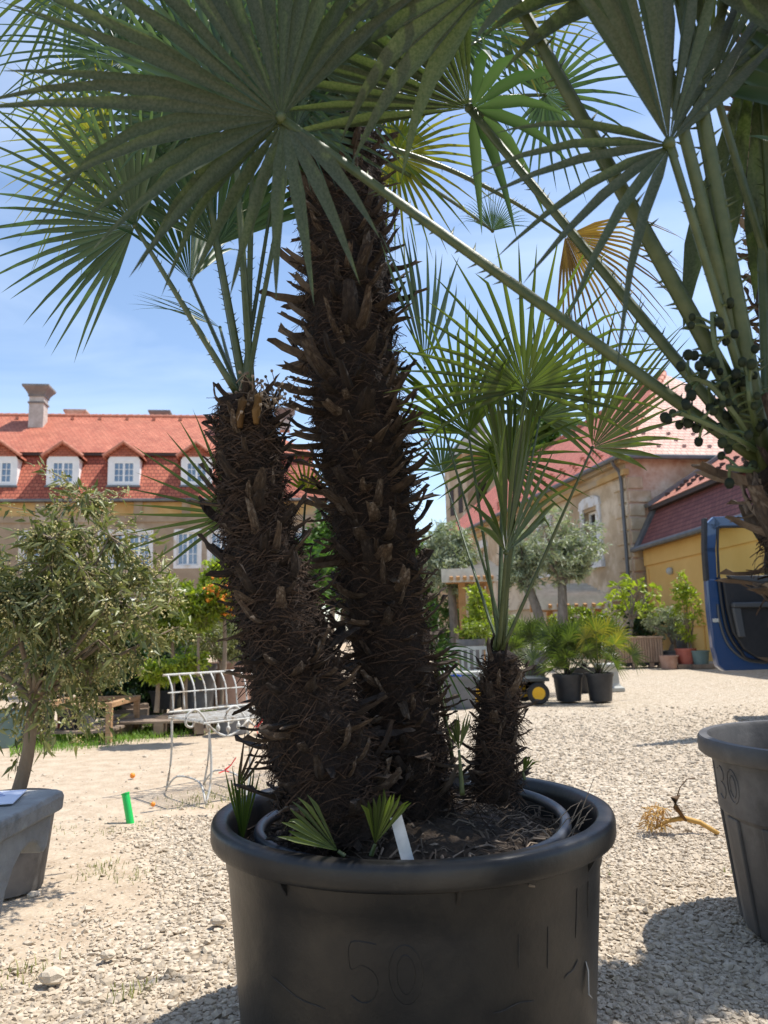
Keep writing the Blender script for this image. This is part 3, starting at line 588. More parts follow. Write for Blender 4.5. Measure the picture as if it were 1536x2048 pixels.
# ================================================================== PALMS
rng = random.Random(11)
def fan(hub, axis, nrm, Rm, N=28, spread=230, fuse=.38, cup=.15, droop=.08, fold=.45, wf=1.0, rg=rng, kink=.12, long_low=0):
    axis = Vector(axis).normalized(); nrm = Vector(nrm); nrm = (nrm - axis*nrm.dot(axis)).normalized(); side = nrm.cross(axis)
    V = []; F = []; A = []; da = R(spread)/N; ts = [.02, .16, fuse*.75, fuse, fuse+(1-fuse)*.3, fuse+(1-fuse)*.62, fuse+(1-fuse)*.86, 1.0]
    for i in range(N):
        ph = -R(spread)/2 + da*(i+.5); ac = rg.random()
        rl = Rm*(.72+.28*math.cos(ph*.75))*rg.uniform(.9, 1.06); cp = cup*(.4+.6*abs(ph)/R(spread/2)) + rg.gauss(0, .03)
        jit = rg.gauss(0, .02); bend = rg.gauss(0, .06); kt = rg.random() < kink; kz = rg.uniform(.2, .5)
        b0 = len(V)
        for k, t in enumerate(ts):
            r = rl*t; fr = max(0, (t-fuse)/(1-fuse))
            pj = ph + jit*fr
            d = (axis*math.cos(pj) + side*math.sin(pj))*math.cos(cp) + nrm*math.sin(cp); tg = -axis*math.sin(pj) + side*math.cos(pj)
            p = hub + d*r + nrm*(bend*rl*fr*fr) + Vector((0, 0, -droop*rl*(fr**2)*(1.2+abs(math.sin(pj)))))
            if kt and fr > .55: p = p + Vector((0, 0, -kz*rl*(fr-.55)))
            hw = Rm*(.92)*min(t, fuse)*math.tan(da/2)*1.02*(1 if fr <= 0 else (1-fr)**.8*(1+(wf-1)*min(1, fr/.28)))
            fo = fold*hw
            V += [p - tg*hw + nrm*fo, p - nrm*fo*.4, p + tg*hw + nrm*fo]; A += [ac]*3
        for k in range(len(ts)-1):
            a = b0+3*k; F += [(a, a+1, a+4, a+3), (a+1, a+2, a+5, a+4)]
    return V, F, A
def idir(ang, tilt=0): return (rtv*math.cos(R(ang)) + upv*math.sin(R(ang)) - fw*tilt).normalized()
def frond(palm, base, hub, ang, Rm, spread, N=28, roll=0, tilt=0, mat_='leaf_blue', pmat='petiole', pr=(.012, .007), sag=.0, spines=True, direct=None, **kw):
    base = Vector(base); hub = Vector(hub); ax = direct or idir(ang, tilt)
    n = -fw; n = (n - ax*n.dot(ax)).normalized(); n = Quaternion(ax, R(roll)) @ n
    V, F, A = fan(hub, ax, n, Rm, N, spread, **kw)
    mb = MB(); mb.V = [tuple(v) for v in V]; mb.F = F; mb.A = A
    o = mb.build('frond', mt[mat_], palm, smooth='all')
    mid = base.lerp(hub, .5) + Vector((0, 0, sag)); pts = bez(base, mid*1.0, hub, 12)
    mb = MB(); ln = len(pts); mb.tube(pts, [pr[0]*(1-k/(ln-1)) + pr[1]*k/(ln-1) for k in range(ln)], 6, flat=.6, hint=tuple(n))
    if spines: mb.ball(hub, pr[1]*1.25, 7, 5)
    if spines:
        L = (hub-base).length; ns = int(L/.022)
        for k in range(ns):
            t = (k+rng.random())/ns*.86; q = pts[min(int(t*12), 11)].lerp(pts[min(int(t*12)+1, 12)], t*12 % 1); d = (pts[min(int(t*12)+1, 12)]-pts[min(int(t*12), 11)]).normalized()
            s = d.cross(n).normalized()*(1 if rng.random() < .5 else -1); r_ = pr[0]*(1-t)+pr[1]*t; w_ = .0016*pr[0]/.012
            tip = q + s*(r_ + rng.uniform(.006, .016)*pr[0]/.012) + d*rng.uniform(.002, .01); qb = q + s*r_*.8
            mb.add([qb-d*w_*1.5, qb+d*w_*1.5, qb+n*w_, tip], [(0, 1, 3), (1, 2, 3), (2, 0, 3)])
    mb.build('petiole', mt[pmat], o, smooth='all')
    return o

# leaf-base stub templates (local: z outwards along stub, y = thickness up)
def stub_mesh(i):
    r_ = random.Random(100+i); V = []; F = []; n = 5; L = 1.0; w0 = r_.uniform(.3, .62); curl = r_.uniform(-.12, .5)
    tw = r_.uniform(-.5, .5)
    for k in range(n):
        t = k/(n-1); w_ = w0*(1-.5*t)*(1+r_.uniform(-.1, .1)); th = .085*(1-.5*t); cy = curl*t*t + r_.uniform(-.015, .015); cx = .12*tw*t*t
        for a, b_ in ((-1, .55), (-.45, -.6), (.45, -.6), (1, .55), (.4, .35), (-.4, .35)):
            x = a*w_/2; y = b_*th
            c, s = math.cos(tw*t), math.sin(tw*t); V.append((cx + x*c-y*s, cy + x*s+y*c, t*L + (r_.uniform(-.22, .16) if k == n-1 else 0)))
    for k in range(n-1):
        for j in range(6): F.append((k*6+j, k*6+(j+1) % 6, (k+1)*6+(j+1) % 6, (k+1)*6+j))
    F.append(tuple((n-1)*6+j for j in range(6)))
    me = bpy.data.meshes.new('leaf_base'); me.from_pydata(V, [], F); me.materials.append(mt['stub']); return me
STUBS = [stub_mesh(i) for i in range(10)]
def trunk(palm, ctrl, rad, spacing, per, slen, tilt, budget, fibre_n, seed, facing=True):
    """ctrl: centre points from base to top; rad: radii. Builds core, fibre and stubs."""
    r_ = random.Random(seed); P = spl(ctrl, 8); n = len(P); rr = np.interp(np.linspace(0, 1, n), np.linspace(0, 1, len(rad)), rad)
    cum = [0]
    for i in range(1, n): cum.append(cum[-1] + (P[i]-P[i-1]).length)
    T = cum[-1]
    def pos(s):
        i = min(max(np.searchsorted(cum, s)-1, 0), n-2); t = (s-cum[i])/max(cum[i+1]-cum[i], 1e-6); return P[i].lerp(P[i+1], t), (P[i+1]-P[i]).normalized(), rr[i]*(1-t)+rr[i+1]*t
    V = []; F = []; ns = max(24, int(T/.02)); m_ = 26
    for k in range(ns+1):
        c, d, r0 = pos(T*k/ns); x, y, _ = frame(d)
        for j in range(m_):
            a = 2*math.pi*j/m_; q = r0*(.93+.07*math.sin(5*a+k*.9)+r_.uniform(-.05, .05)); V.append(c + x*q*math.cos(a) + y*q*math.sin(a))
    for k in range(ns):
        for j in range(m_): F.append((k*m_+j, k*m_+(j+1) % m_, (k+1)*m_+(j+1) % m_, (k+1)*m_+j))
    V.append(pos(T)[0] + pos(T)[1]*.02); F += [(ns*m_+j, ns*m_+(j+1) % m_, len(V)-1) for j in range(m_)]
    mb = MB(); mb.add(V, F); core = mb.build('trunk', mt['bark'], palm, smooth='all')
    # stubs in a spiral
    items = []; tot = int(T/spacing*per)
    for k in range(tot):
        s = T*(k+.5)/tot + r_.uniform(-.008, .008); a = k*2.39996+r_.uniform(-.25, .25); c, d, r0 = pos(max(0, min(T, s))); x, y, _ = frame(d); ra = (x*math.cos(a)+y*math.sin(a)).normalized()
        if r_.random() < .12: continue
        tl = R(tilt(s/T) + r_.gauss(0, 17)); o = (ra*math.cos(tl) + d*math.sin(tl)).normalized(); w_ = d.cross(ra).normalized(); w_ = (w_ + d*r_.gauss(0, .25)).normalized()
        w_ = (w_ - o*w_.dot(o)).normalized(); yy = o.cross(w_); L = slen(s/T)*r_.choice((.55, .8, 1, 1.1, 1.35))*r_.uniform(.85, 1.15)
        M = Matrix((w_, yy, o)).transposed()
        if yy.dot(d) < 0: M = Matrix((-w_, -yy, o)).transposed()
        M = M.to_4x4() @ Matrix.Diagonal((L*r_.uniform(.62, 1.05), L*r_.uniform(.8, 1.4), L, 1)); M.translation = c + ra*(r0*.88)
        items.append((ra.dot(-fw) + .35*abs(ra.dot(rtv)), M, STUBS[r_.randrange(10)]))
    items.sort(key=lambda q: -q[0]); ro = ROOT[palm.name]
    for _, M, me in items[:budget]:
        o = bpy.data.objects.new('leaf_base', me); COL.objects.link(o); o.parent = core; M2 = M.copy(); M2.translation = M.translation - ro; o.matrix_local = M2
    mb = MB()
    for _, M, me in items[budget:]: mb.add([M @ v.co for v in me.vertices], [tuple(p.vertices) for p in me.polygons])
    if mb.V: tag(mb.build('leaf_bases', mt['stub'], core), kind='stuff')
    # fibre: thin curved ribbons lying round the trunk and sticking out
    Vs = []; As = []
    for k in range(fibre_n):
        s = r_.random()*T*.985; a = r_.random()*2*math.pi; c, d, r0 = pos(s); x, y, _ = frame(d)
        L = r_.uniform(.025, .085); al = r_.uniform(-1, 1)*L/r0; up_ = r_.uniform(-.6, .5)*L; out = r_.uniform(0, .022)*(2 if r_.random() < .15 else 1); w_ = r_.uniform(.0006, .0013); pr_ = []
        for t in (0, .35, .7, 1): a2 = a+al*t; q = r0*.98 + out*t*t + .006*math.sin(t*3); pr_.append(c + d*(up_*t - .015*t*t) + (x*math.cos(a2)+y*math.sin(a2))*q)
        wv = d*w_ if r_.random() < .7 else x*w_
        for p in pr_: Vs += [p-wv, p+wv]
        As += [r_.random()**1.6]*8
    base_ = np.arange(fibre_n)[:, None]*8; F = np.concatenate([base_+[0, 1, 3, 2], base_+[2, 3, 5, 4], base_+[4, 5, 7, 6]])
    Vn = np.array([tuple(v) for v in Vs]) - np.array(tuple(ro))
    tag(link('fibre', npmesh('fibre', Vn, F, As), mt['fibre'], core), kind='stuff')
    return core

# ---- the big potted palm
PC = Vector((at(823, 1640, 1.95).x, 1.95, 0)); RIMZ = .50; SOILZ = .43
palm = empty('fan_palm', (PC.x, PC.y, SOILZ), 'three-trunked shaggy fan palm growing in the big black pot', 'palm')
def A(px, py, Y): return at(px, py, Y)
T1 = [A(825, 1640, 1.98), A(808, 1480, 1.98), A(774, 1250, 1.98), A(740, 1000, 1.98), A(709, 780, 1.97), A(692, 560, 1.96), A(688, 400, 1.95), A(688, 255, 1.95)]
trunk(palm, T1, [.108, .102, .102, .110, .118, .118, .108, .085], .032, 12, lambda t: .066 if t < .5 else (.076 if t < .78 else .062), lambda t: 2 + 18*t, 135, 10000, 1)
T2 = [A(690, 1660, 1.80), A(645, 1510, 1.79), A(590, 1340, 1.79), A(548, 1190, 1.78), A(516, 1060, 1.78), A(498, 920, 1.77), A(489, 800, 1.77)]
trunk(palm, T2, [.122, .118, .103, .090, .080, .071, .064], .032, 11, lambda t: .074-.026*t, lambda t: 0 + 34*t*t, 120, 9000, 2)
T3 = [A(992, 1600, 1.90), A(990, 1500, 1.90), A(998, 1410, 1.91), A(1006, 1310, 1.92)]
trunk(palm, T3, [.050, .050, .045, .038], .03, 8, lambda t: .045, lambda t: 4 + 44*t, 45, 1800, 3)
c3 = A(1003, 1300, 1.92); c2 = A(492, 790, 1.77); c1 = A(690, 270, 1.95)
def j(c, s=.02): return c + Vector((rng.uniform(-s, s), rng.uniform(-s, s), 0))
G = dict(mat_='leaf_green')
frond(palm, j(c3), A(1050, 778, 1.78), 90, .385, 225, 28, -8, .12, pr=(.008, .0045), fuse=.25, cup=.1, droop=.05, wf=1.2, **G)
frond(palm, j(c3), A(1185, 895, 1.90), 57, .40, 150, 24, 50, 0, pr=(.007, .004), fuse=.36, cup=.05, droop=.03, wf=1.4, **G)
frond(palm, j(c3), A(937, 868, 1.98), 105, .38, 150, 22, -58, 0, pr=(.007, .004), fuse=.34, droop=.03, wf=1.5, mat_='leaf_green', pmat='petiole_dark')
frond(palm, j(c3), A(1012, 1105, 1.82), 90, .40, 150, 22, 62, .05, pr=(.009, .006), fuse=.4, cup=.15, droop=.03, wf=1.3, mat_='leaf_green')
frond(palm, j(c3), A(1005, 918, 2.12), 84, .31, 320, 32, 0, -.1, pr=(.007, .004), fuse=.2, droop=.05, wf=1.6, mat_='leaf_green', pmat='petiole_dark')
frond(palm, j(c3), A(850, 735, 2.04), 98, .40, 90, 14, 58, 0, pr=(.006, .0035), fuse=.4, wf=1.4, droop=.02, mat_='leaf_blue', pmat='petiole_dark', sag=.02)
frond(palm, j(c3), A(884, 944, 2.25), 100, .24, 170, 16, 45, 0, pr=(.006, .0035), fuse=.25, mat_='leaf_blue', pmat='petiole_dark')
frond(palm, j(c3), A(1080, 835, 2.10), 75, .33, 210, 24, 35, -.1, pr=(.006, .004), fuse=.28, wf=1.5, mat_='leaf_green', pmat='petiole_dark')
frond(palm, j(c3, .01), A(1022, 980, 1.95), 94, .36, 50, 12, 30, 0, pr=(.006, .004), fuse=.5, droop=.0, mat_='leaf_green')
frond(palm, A(905, 1520, 2.02), A(868, 1310, 2.06), -8, .15, 170, 14, 20, .1, pr=(.006, .004), fuse=.25, mat_='leaf_blue', droop=.2)
# second trunk
B = dict(mat_='leaf_blue')
frond(palm, j(c2), A(270, 452, 1.76), 143, .43, 200, 34, -30, .1, pr=(.010, .006), fuse=.38, cup=.18, droop=.05, **B)
frond(palm, j(c2), A(432, 492, 1.92), 100, .44, 150, 30, 30, 0, pr=(.011, .007), fuse=.5, cup=.2, **B)
frond(palm, j(c2), A(392, 255, 1.80), 128, .42, 200, 30, -20, .1, pr=(.011, .007), fuse=.4, **B)
frond(palm, j(c2), A(466, 215, 1.70), 100, .42, 220, 30, 25, .1, pr=(.010, .007), fuse=.4, **B)
frond(palm, j(c2), A(508, 170, 1.84), 80, .42, 220, 30, -25, .1, pr=(.010, .007), fuse=.4, **B)
frond(palm, j(c2), A(560, 300, 1.90), 60, .36, 200, 26, 50, 0, pr=(.008, .005), fuse=.35, **B)
frond(palm, j(c2), A(590, 260, 1.75), 75, .36, 200, 26, 40, 0, pr=(.008, .005), fuse=.35, **B)
frond(palm, j(c2), A(440, 655, 2.0), 160, .26, 44, 8, 60, 0, pr=(.006, .004), fuse=.3, pmat='petiole_dark', **B)
frond(palm, j(c2), A(380, 560, 1.95), 115, .38, 130, 24, 62, 0, pr=(.009, .006), fuse=.45, **B)
frond(palm, A(575, 1240, 1.86), A(468, 1030, 1.92), 146, .30, 150, 17, 8, 0, pr=(.008, .005), fuse=.22, droop=.02, cup=.05, wf=1.25, spines=False, **G)
frond(palm, A(600, 1150, 1.9), A(612, 985, 2.05), 80, .15, 150, 12, 30, 0, pr=(.005, .003), fuse=.25, mat_='leaf_yellow', spines=False)
# tall trunk crown
for (px, py, Y, ang, Rm, spd, rl, tl, mm) in (
        (215, 300, 2.15, 165, .38, 190, -25, 0, 'leaf_yellow'), (250, 120, 2.05, 150, .44, 210, 25, .1, 'leaf_blue'), (380, 120, 2.1, 125, .44, 230, -20, .1, 'leaf_blue'),
        (300, -40, 1.95, 140, .46, 220, 20, .1, 'leaf_blue'), (500, 60, 2.15, 110, .44, 240, 20, 0, 'leaf_blue'), (610, 40, 1.85, 95, .44, 240, -30, .2, 'leaf_blue'), (640, 140, 1.7, 60, .4, 200, 45, .2, 'leaf_blue'),
        (740, 90, 1.8, 80, .40, 150, 50, .1, 'leaf_blue'), (790, 20, 2.1, 70, .42, 240, -20, 0, 'leaf_blue'), (900, 60, 2.3, 45, .42, 230, 20, 0, 'leaf_blue'),
        (1000, 60, 2.4, 35, .40, 240, -20, 0, 'leaf_yellow'), (1090, 190, 2.45, 10, .36, 300, 10, 0, 'leaf_blue'), 
        (790, 312, 2.25, -12, .33, 250, 12, .1, 'leaf_yellow'), (985, 462, 2.7, 88, .19, 150, 10, 0, 'leaf_blue'), 
        (560, -120, 2.0, 100, .46, 240, 20, .1, 'leaf_blue'), (700, -150, 2.2, 85, .46, 250, -20, 0, 'leaf_blue'), (150, -60, 2.2, 155, .45, 220, -20, .1, 'leaf_green'), (880, -120, 1.9, 60, .45, 240, 30, .1, 'leaf_blue'), (430, 250, 2.3, 150, .36, 220, -30, 0, 'leaf_blue'), (560, 190, 1.8, 220, .34, 200, 20, .1, 'leaf_blue'), (660, 230, 2.25, 130, .4, 200, 20, .1, 'leaf_blue')):
    frond(palm, j(c1, .03), A(px, py, Y), ang, Rm, spd, 30, rl, tl, mm, pr=(.010, .006), fuse=.3, sag=.05, droop=.12, wf=.95)
o = frond(palm, j(c1), A(1130, 472, 2.35), -38, .40, 120, 24, 20, 0, 'leaf_dry', pr=(.009, .005), fuse=.28, sag=.10, droop=.22, pmat='petiole')
# small shoots at the foot
frond(palm, A(486, 1690, 1.90), A(486, 1682, 1.90), 91, .185, 30, 9, 14, 0, 'leaf_green', pr=(.006, .006), fuse=.55, wf=1.25, droop=.0, fold=.7, spines=False)
frond(palm, A(482, 1680, 1.92), A(474, 1580, 1.92), 68, .165, 40, 4, 20, 0, 'leaf_purple', pr=(.006, .004), fuse=.3, droop=.0, wf=1, spines=False)
frond(palm, A(742, 1712, 1.56), A(750, 1688, 1.56), 80, .115, 62, 10, 30, .1, 'leaf_green', pr=(.006, .004), fuse=.8, droop=0, fold=.8, spines=False)
frond(palm, A(690, 1712, 1.57), A(676, 1702, 1.57), 140, .13, 50, 8, 45, .15, 'leaf_green', pr=(.005, .004), fuse=.75, droop=0, fold=.7, spines=False)
frond(palm, A(925, 1590, 1.80), A(918, 1500, 1.80), 96, .085, 70, 8, 40, 0, 'leaf_green', pr=(.008, .004), fuse=.6, droop=0, fold=.8, spines=False)
frond(palm, A(1050, 1560, 1.85), A(1046, 1545, 1.85), 70, .05, 60, 5, 20, 0, 'leaf_green', pr=(.004, .003), fuse=.6, spines=False)
# spent flower stalks on top of the second trunk
mb = MB()
for k in range(90):
    a = A(525+rng.gauss(0, 28), 800+rng.gauss(0, 18), 1.70+rng.uniform(-.03, .1)); d = Vector((rng.gauss(.3, .6), rng.gauss(-.2, .4), rng.gauss(.4, .5))).normalized()*rng.uniform(.015, .05)
    mb.tube([a, a+d*.5+Vector((0, 0, .004)), a+d], .0011, 4, a=rng.random()); mb.ball(a+d, .004, 5, 4, a=rng.random())
tag(mb.build('spent_flowers', mt['root'], palm), kind='stuff')
mb = MB()
for (px, py, a0) in ((480, 830, .2), (512, 822, .6)):
    q = A(px, py, 1.69); mb.tube([q+Vector((0, 0, -.03)), q, q+Vector((.008, -.012, .03)), q+Vector((.01, -.01, .045))], [.010, .017, .013, .003], 8, flat=.6, a=a0)
mb.build('bract', mt['leaf_dry'], palm, smooth='all')

# ---- palm 2: foreground right, crown just inside the frame
P2 = Vector((.80, 1.06, 0)); CR2 = A(1545, 940, 1.14)
palm2 = empty('fan_palm', (P2.x+.06, P2.y, .40), 'fan palm with thorny green stalks and dark unripe berries', 'palm')
trunk(palm2, [Vector((P2.x+.06, P2.y, .38)), Vector((P2.x+.0, P2.y+.02, .65)), A(1665, 1180, 1.12), A(1618, 1030, 1.13), A(1560, 930, 1.14)], [.085, .085, .075, .062, .04], .034, 10, lambda t: .075, lambda t: 5+35*t, 90, 2600, 7)
U = dict(mat_='leaf_under', pmat='petiole')
frond(palm2, CR2, A(562, 236, 1.06), 140, .43, 190, 24, 20, .12, pr=(.0125, .008), fuse=.44, cup=.14, droop=.05, wf=.95, kink=.1, fold=.9, **U)
frond(palm2, A(590, 255, 1.066), A(566, 240, 1.065), -105, .27, 130, 9, 10, .05, pr=(.006, .006), fuse=.3, droop=.12, wf=1.5, kink=.4, spines=False, **U)
frond(palm2, j(CR2, .01), A(938, 216, 1.26), 140, .40, 100, 15, -14, .12, pr=(.010, .007), fuse=.5, cup=.12, droop=.0, wf=1.0, fold=.9, **U)
frond(palm2, A(965, 235, 1.262), A(944, 218, 1.265), 0, .19, 190, 8, 25, 0, pr=(.006, .006), fuse=.28, droop=.25, wf=1.3, spines=False, mat_='leaf_blue', kink=.4)
frond(palm2, j(CR2, .01), A(1338, 287, 1.02), 98, .44, 120, 15, 35, .05, pr=(.011, .008), fuse=.42, cup=.12, droop=.0, wf=.9, fold=.9, **U)
frond(palm2, A(1350, 315, 1.025), A(1342, 290, 1.025), 205, .30, 95, 7, 15, .05, pr=(.006, .006), fuse=.24, cup=.12, droop=.15, wf=1.3, spines=False, **U)
frond(palm2, j(CR2, .01), A(1000, -60, 1.05), 120, .40, 240, 22, -15, .05, pr=(.014, .009), fuse=.5, **U)
frond(palm2, j(CR2, .015), A(1262, -150, .98), 95, .42, 250, 22, 15, .05, pr=(.014, .010), fuse=.5, **U)
frond(palm2, j(CR2, .015), A(1352, -60, 1.02), 80, .42, 250, 22, -15, .05, pr=(.014, .010), fuse=.5, **U)
frond(palm2, A(1545, 560, 1.2), A(1425, 165, 1.12), 82, .40, 130, 16, 30, .05, pr=(.010, .008), fuse=.5, cup=.1, wf=.95, **U)
frond(palm2, A(1560, 700, 1.2), A(1520, 60, 1.16), -88, .46, 44, 6, 15, 0, pr=(.010, .008), fuse=.7, cup=.05, wf=1.3, **U)
for (px, py, Y, ang) in ((1700, 250, 1.1, 40), (1800, 500, 1.0, 10), (1650, -150, 1.25, 70), (1750, 100, 1.35, 40), (1780, 600, 1.3, 0), (1500, -250, 1.3, 90)):
    frond(palm2, j(CR2, .015), A(px, py, Y), ang, .42, 240, 24, rng.uniform(-40, 40), .1, pr=(.012, .008), fuse=.45, mat_='leaf_blue')
def cluster(p0, pts_, n, seed):
    r_ = random.Random(seed); mb = MB(); tips = []
    pts_ = [Vector(p) for p in pts_]; mb.tube(spl([p0]+pts_, 4), .0045, 5, a=.6)
    for k in range(n):
        t = r_.uniform(.25, 1)*(len(pts_)); i = min(int(t), len(pts_)-1); a = ([Vector(p0)]+pts_)[i].lerp(pts_[i], t-i if t-i <= 1 else 1)
        d = Vector((r_.gauss(-.2, .8), r_.gauss(0, .7), r_.gauss(.1, .7))).normalized()*r_.uniform(.018, .038); mb.tube([a, a+d*.6+Vector((0, 0, .004)), a+d], .0022, 4); tips.append(a+d)
    st = mb.build('fruit_stalk', mt['petiole_dark'], palm2)
    for p in tips:
        q = MB(); q.ball(p, r_.uniform(.0052, .0078), 8, 6, (1, 1, 1.15), a=r_.random()); q.build('berry', mt['berry'], st, smooth='all')
cluster(A(1500, 900, 1.12), [A(1460, 780, 1.1), A(1430, 690, 1.09), A(1425, 625, 1.09)], 19, 1)
cluster(A(1505, 890, 1.12), [A(1470, 830, 1.09), A(1420, 770, 1.08), A(1372, 752, 1.08)], 13, 2)
cluster(A(1510, 900, 1.12), [A(1480, 880, 1.09), A(1420, 850, 1.08), A(1362, 825, 1.08)], 16, 3)
cluster(A(1515, 940, 1.12), [A(1490, 940, 1.09), A(1455, 935, 1.08)], 3, 4)
cluster(A(1515, 870, 1.12), [A(1500, 800, 1.07), A(1495, 740, 1.07)], 16, 5)

# ---- palm 3: in the ribbed pot on the right, crown above the frame
P3 = Vector((1.40, 2.42, 0))
palm3 = empty('fan_palm', (P3.x, P3.y, .48), 'tall single-trunked fan palm in the ribbed black pot', 'palm')
trunk(palm3, [P3+Vector((.06, 0, .45)), P3+Vector((.05, .0, 1.0)), P3+Vector((.0, 0, 1.7)), P3+Vector((-.03, 0, 2.4)), P3+Vector((-.04, 0, 2.9))], [.13, .125, .125, .125, .09], .04, 10, lambda t: .07, lambda t: 10+20*t, 80, 2600, 9)
for k in range(24):
    a = k*2.39996; el = R(rng.uniform(-5, 70)); d = Vector((math.cos(a)*math.cos(el), math.sin(a)*math.cos(el), math.sin(el))); b_ = P3+Vector((-.04, 0, 2.88)); h = b_ + d*rng.uniform(.45, .75)
    if (h-CAM).length < .9 or d.x < -.35: continue
    frond(palm3, b_, h, 0, .42, 230, 24, rng.uniform(-30, 30), 0, 'leaf_blue', pr=(.010, .006), direct=(d+Vector((0, 0, -.25))).normalized(), fuse=.4, sag=.05, droop=.15, spines=False)

# ================================================================== BIG POTS
def ringpath(R0, z, c, a0, a1, n=40): return [Vector((c.x+R0*math.cos(a0+(a1-a0)*k/n), c.y+R0*math.sin(a0+(a1-a0)*k/n), z)) for k in range(n+1)]
def digits(mb, text, c, rad, ang0, z0, h, r=.003):
    G5 = {'5': [(.9, 1), (.15, 1), (.1, .55), (.45, .62), (.8, .5), (.88, .28), (.7, .06), (.4, 0), (.08, .1)], '1': [(.25, .8), (.55, 1), (.55, 0)], '3': [(.1, .9), (.45, 1), (.8, .85), (.75, .62), (.42, .53), (.78, .42), (.86, .2), (.5, 0), (.08, .1)]}
    ang = ang0
    for ch in text:
        ws = h*.62
        if ch == '0': paths = [[(.5+.48*math.cos(t), .5+.5*math.sin(t)) for t in np.linspace(0, 2*math.pi, 29)], [(.5+.26*math.cos(t), .5+.33*math.sin(t)) for t in np.linspace(0, 2*math.pi, 25)]]
        else: paths = [[(p.x, p.y) for p in spl([(x, y, 0) for x, y in G5[ch]], 5)]]
        for p in paths:
            pts = []
            for x, y in p:
                z = z0+y*h; a = ang+x*ws/rad(z); pts.append(Vector((c.x+rad(z)*math.cos(a), c.y+rad(z)*math.sin(a), z)))
            mb.tube(pts, r, 5, cap=False)
        ang += ws*1.18/rad(z0)
KP = .94; c0 = PC.copy(); c0.y -= .02
pot = empty('plant_pot', (c0.x, c0.y, 0), 'very large round black plastic pot holding the three-trunked palm', 'pot')
def rad0(z): return KP*(.468 - .045*(1-z/.5))
mb = MB(); mb.lathe([(0, 0), (.41*KP, 0), (.422*KP, .01), (rad0(.35), .35), (rad0(.395), .395), (rad0(.395)+.004, .400), (.471*KP, .455)], 96, c0); mb.build('body', mt['black'], pot, smooth=True)
mb = MB(); mb.lathe([(KP*x_, z_) for x_, z_ in [(.466, .446), (.490, .447), (.497, .451), (.5, .459), (.5, .486), (.496, .496), (.487, .5), (.466, .5), (.458, .495), (.454, .47), (.440, .30)]], 96, c0); mb.build('rim', mt['black'], pot, smooth=50)
for k in range(8):
    a = 2*math.pi*k/8 - math.pi/2 + .16; u = Vector((math.cos(a), math.sin(a), 0)); tq = Vector((-u.y, u.x, 0))*.004
    q = MB(); q.prism([(KP*x_, z_) for x_, z_ in [(.455, .405), (.462, .412), (.488, .448), (.455, .448)]], lambda r_, z: c0+u*r_+Vector((0, 0, z))-tq, lambda r_, z: c0+u*r_+Vector((0, 0, z))+tq); q.build('gusset', mt['black'], pot)
mb = MB(); digits(mb, '50', c0, lambda z: rad0(z), R(-90)-.33, .245, .105, .0009); mb.build('embossed_number', mt['black'], pot)
for (px, z0_, dz, da_) in ((1100, .30, .10, .01), (1132, .32, .12, -.01), (1040, .27, .08, .0), (985, .29, .06, 0), (940, .22, .004, .22), (560, .25, -.03, .33), (1010, .12, .012, .25), (700, .10, .01, .2), (1075, .235, .02, .12)):
    a0_ = math.asin(max(-1, min(1, (px-823)/375)))-math.pi/2; q = MB(); pp = []
    for k in range(9):
        t_ = k/8; z = z0_+dz*t_+.003*math.sin(7*t_+px); a_ = a0_+da_*t_; r_ = rad0(z)+.0003; pp.append(Vector((c0.x+r_*math.cos(a_), c0.y+r_*math.sin(a_), z)))
    q.tube(pp, [.0004]+[.0011]*7+[.0004], 4); q.build('scratch', mt['scuff'], pot)
a0_ = math.asin((1128-823)/375)-math.pi/2; q = MB(); pp = [Vector((c0.x+(rad0(z)+e_)*math.cos(a0_+d_), c0.y+(rad0(z)+e_)*math.sin(a0_+d_), z)) for z, e_, d_ in ((.24, 0, 0), (.225, .004, .004), (.20, .006, 0), (.18, .008, -.006), (.172, .014, .008))]
q.tube(pp, [.003, .005, .004, .003, .001], 5, flat=.4); q.build('torn_flap', mt['label_tag'], pot)
V = []; F = []; n = 44; rings = [0, .1, .2, .28, .33, .38, .417]
for i, r_ in enumerate(rings):
    for k in range(n): a = 2*math.pi*k/n; V.append(c0+Vector((r_*math.cos(a), r_*math.sin(a), SOILZ+.05*math.exp(-(r_/.25)**2)-.02*(r_/.44)**2+rng.uniform(-.008, .008))))
for i in range(len(rings)-1):
    for k in range(n): F.append((i*n+k, i*n+(k+1) % n, (i+1)*n+(k+1) % n, (i+1)*n+k))
mb = MB(); mb.add(V, F); mb.build('soil', mt['soil'], pot)
# roots and litter on the soil
mb = MB()
for k in range(950):
    a = rng.uniform(0, 2*math.pi); r_ = .39*math.sqrt(rng.random()); p = c0+Vector((r_*math.cos(a), r_*math.sin(a), SOILZ+.045*math.exp(-(r_/.25)**2)-.012)); an = rng.uniform(0, 2*math.pi); L = rng.uniform(.02, .085); d = Vector((math.cos(an), math.sin(an), rng.uniform(-.1, .35)))*L; sd = Vector((-d.y, d.x, 0))*rng.uniform(-.5, .5)
    w_ = rng.choice((.001, .0015, .002, .0025, .0035)); mb.tube([p, p+d*.5+sd*.5+Vector((0, 0, rng.uniform(.004, .018))), p+d], [w_, w_, w_*.6], 4, a=rng.random()**1.5)
tag(mb.build('root_litter', mt['root'], org=(c0.x, c0.y, SOILZ)), 'tangle of dry roots and fibres on the soil of the big pot', 'roots', kind='stuff')
hp = [Vector((c0.x+.36*math.cos(a), c0.y+.36*math.sin(a), SOILZ+.030+.02*max(0, math.sin(a*1.0+.6)))) for a in np.linspace(R(75), R(75-395), 70)]
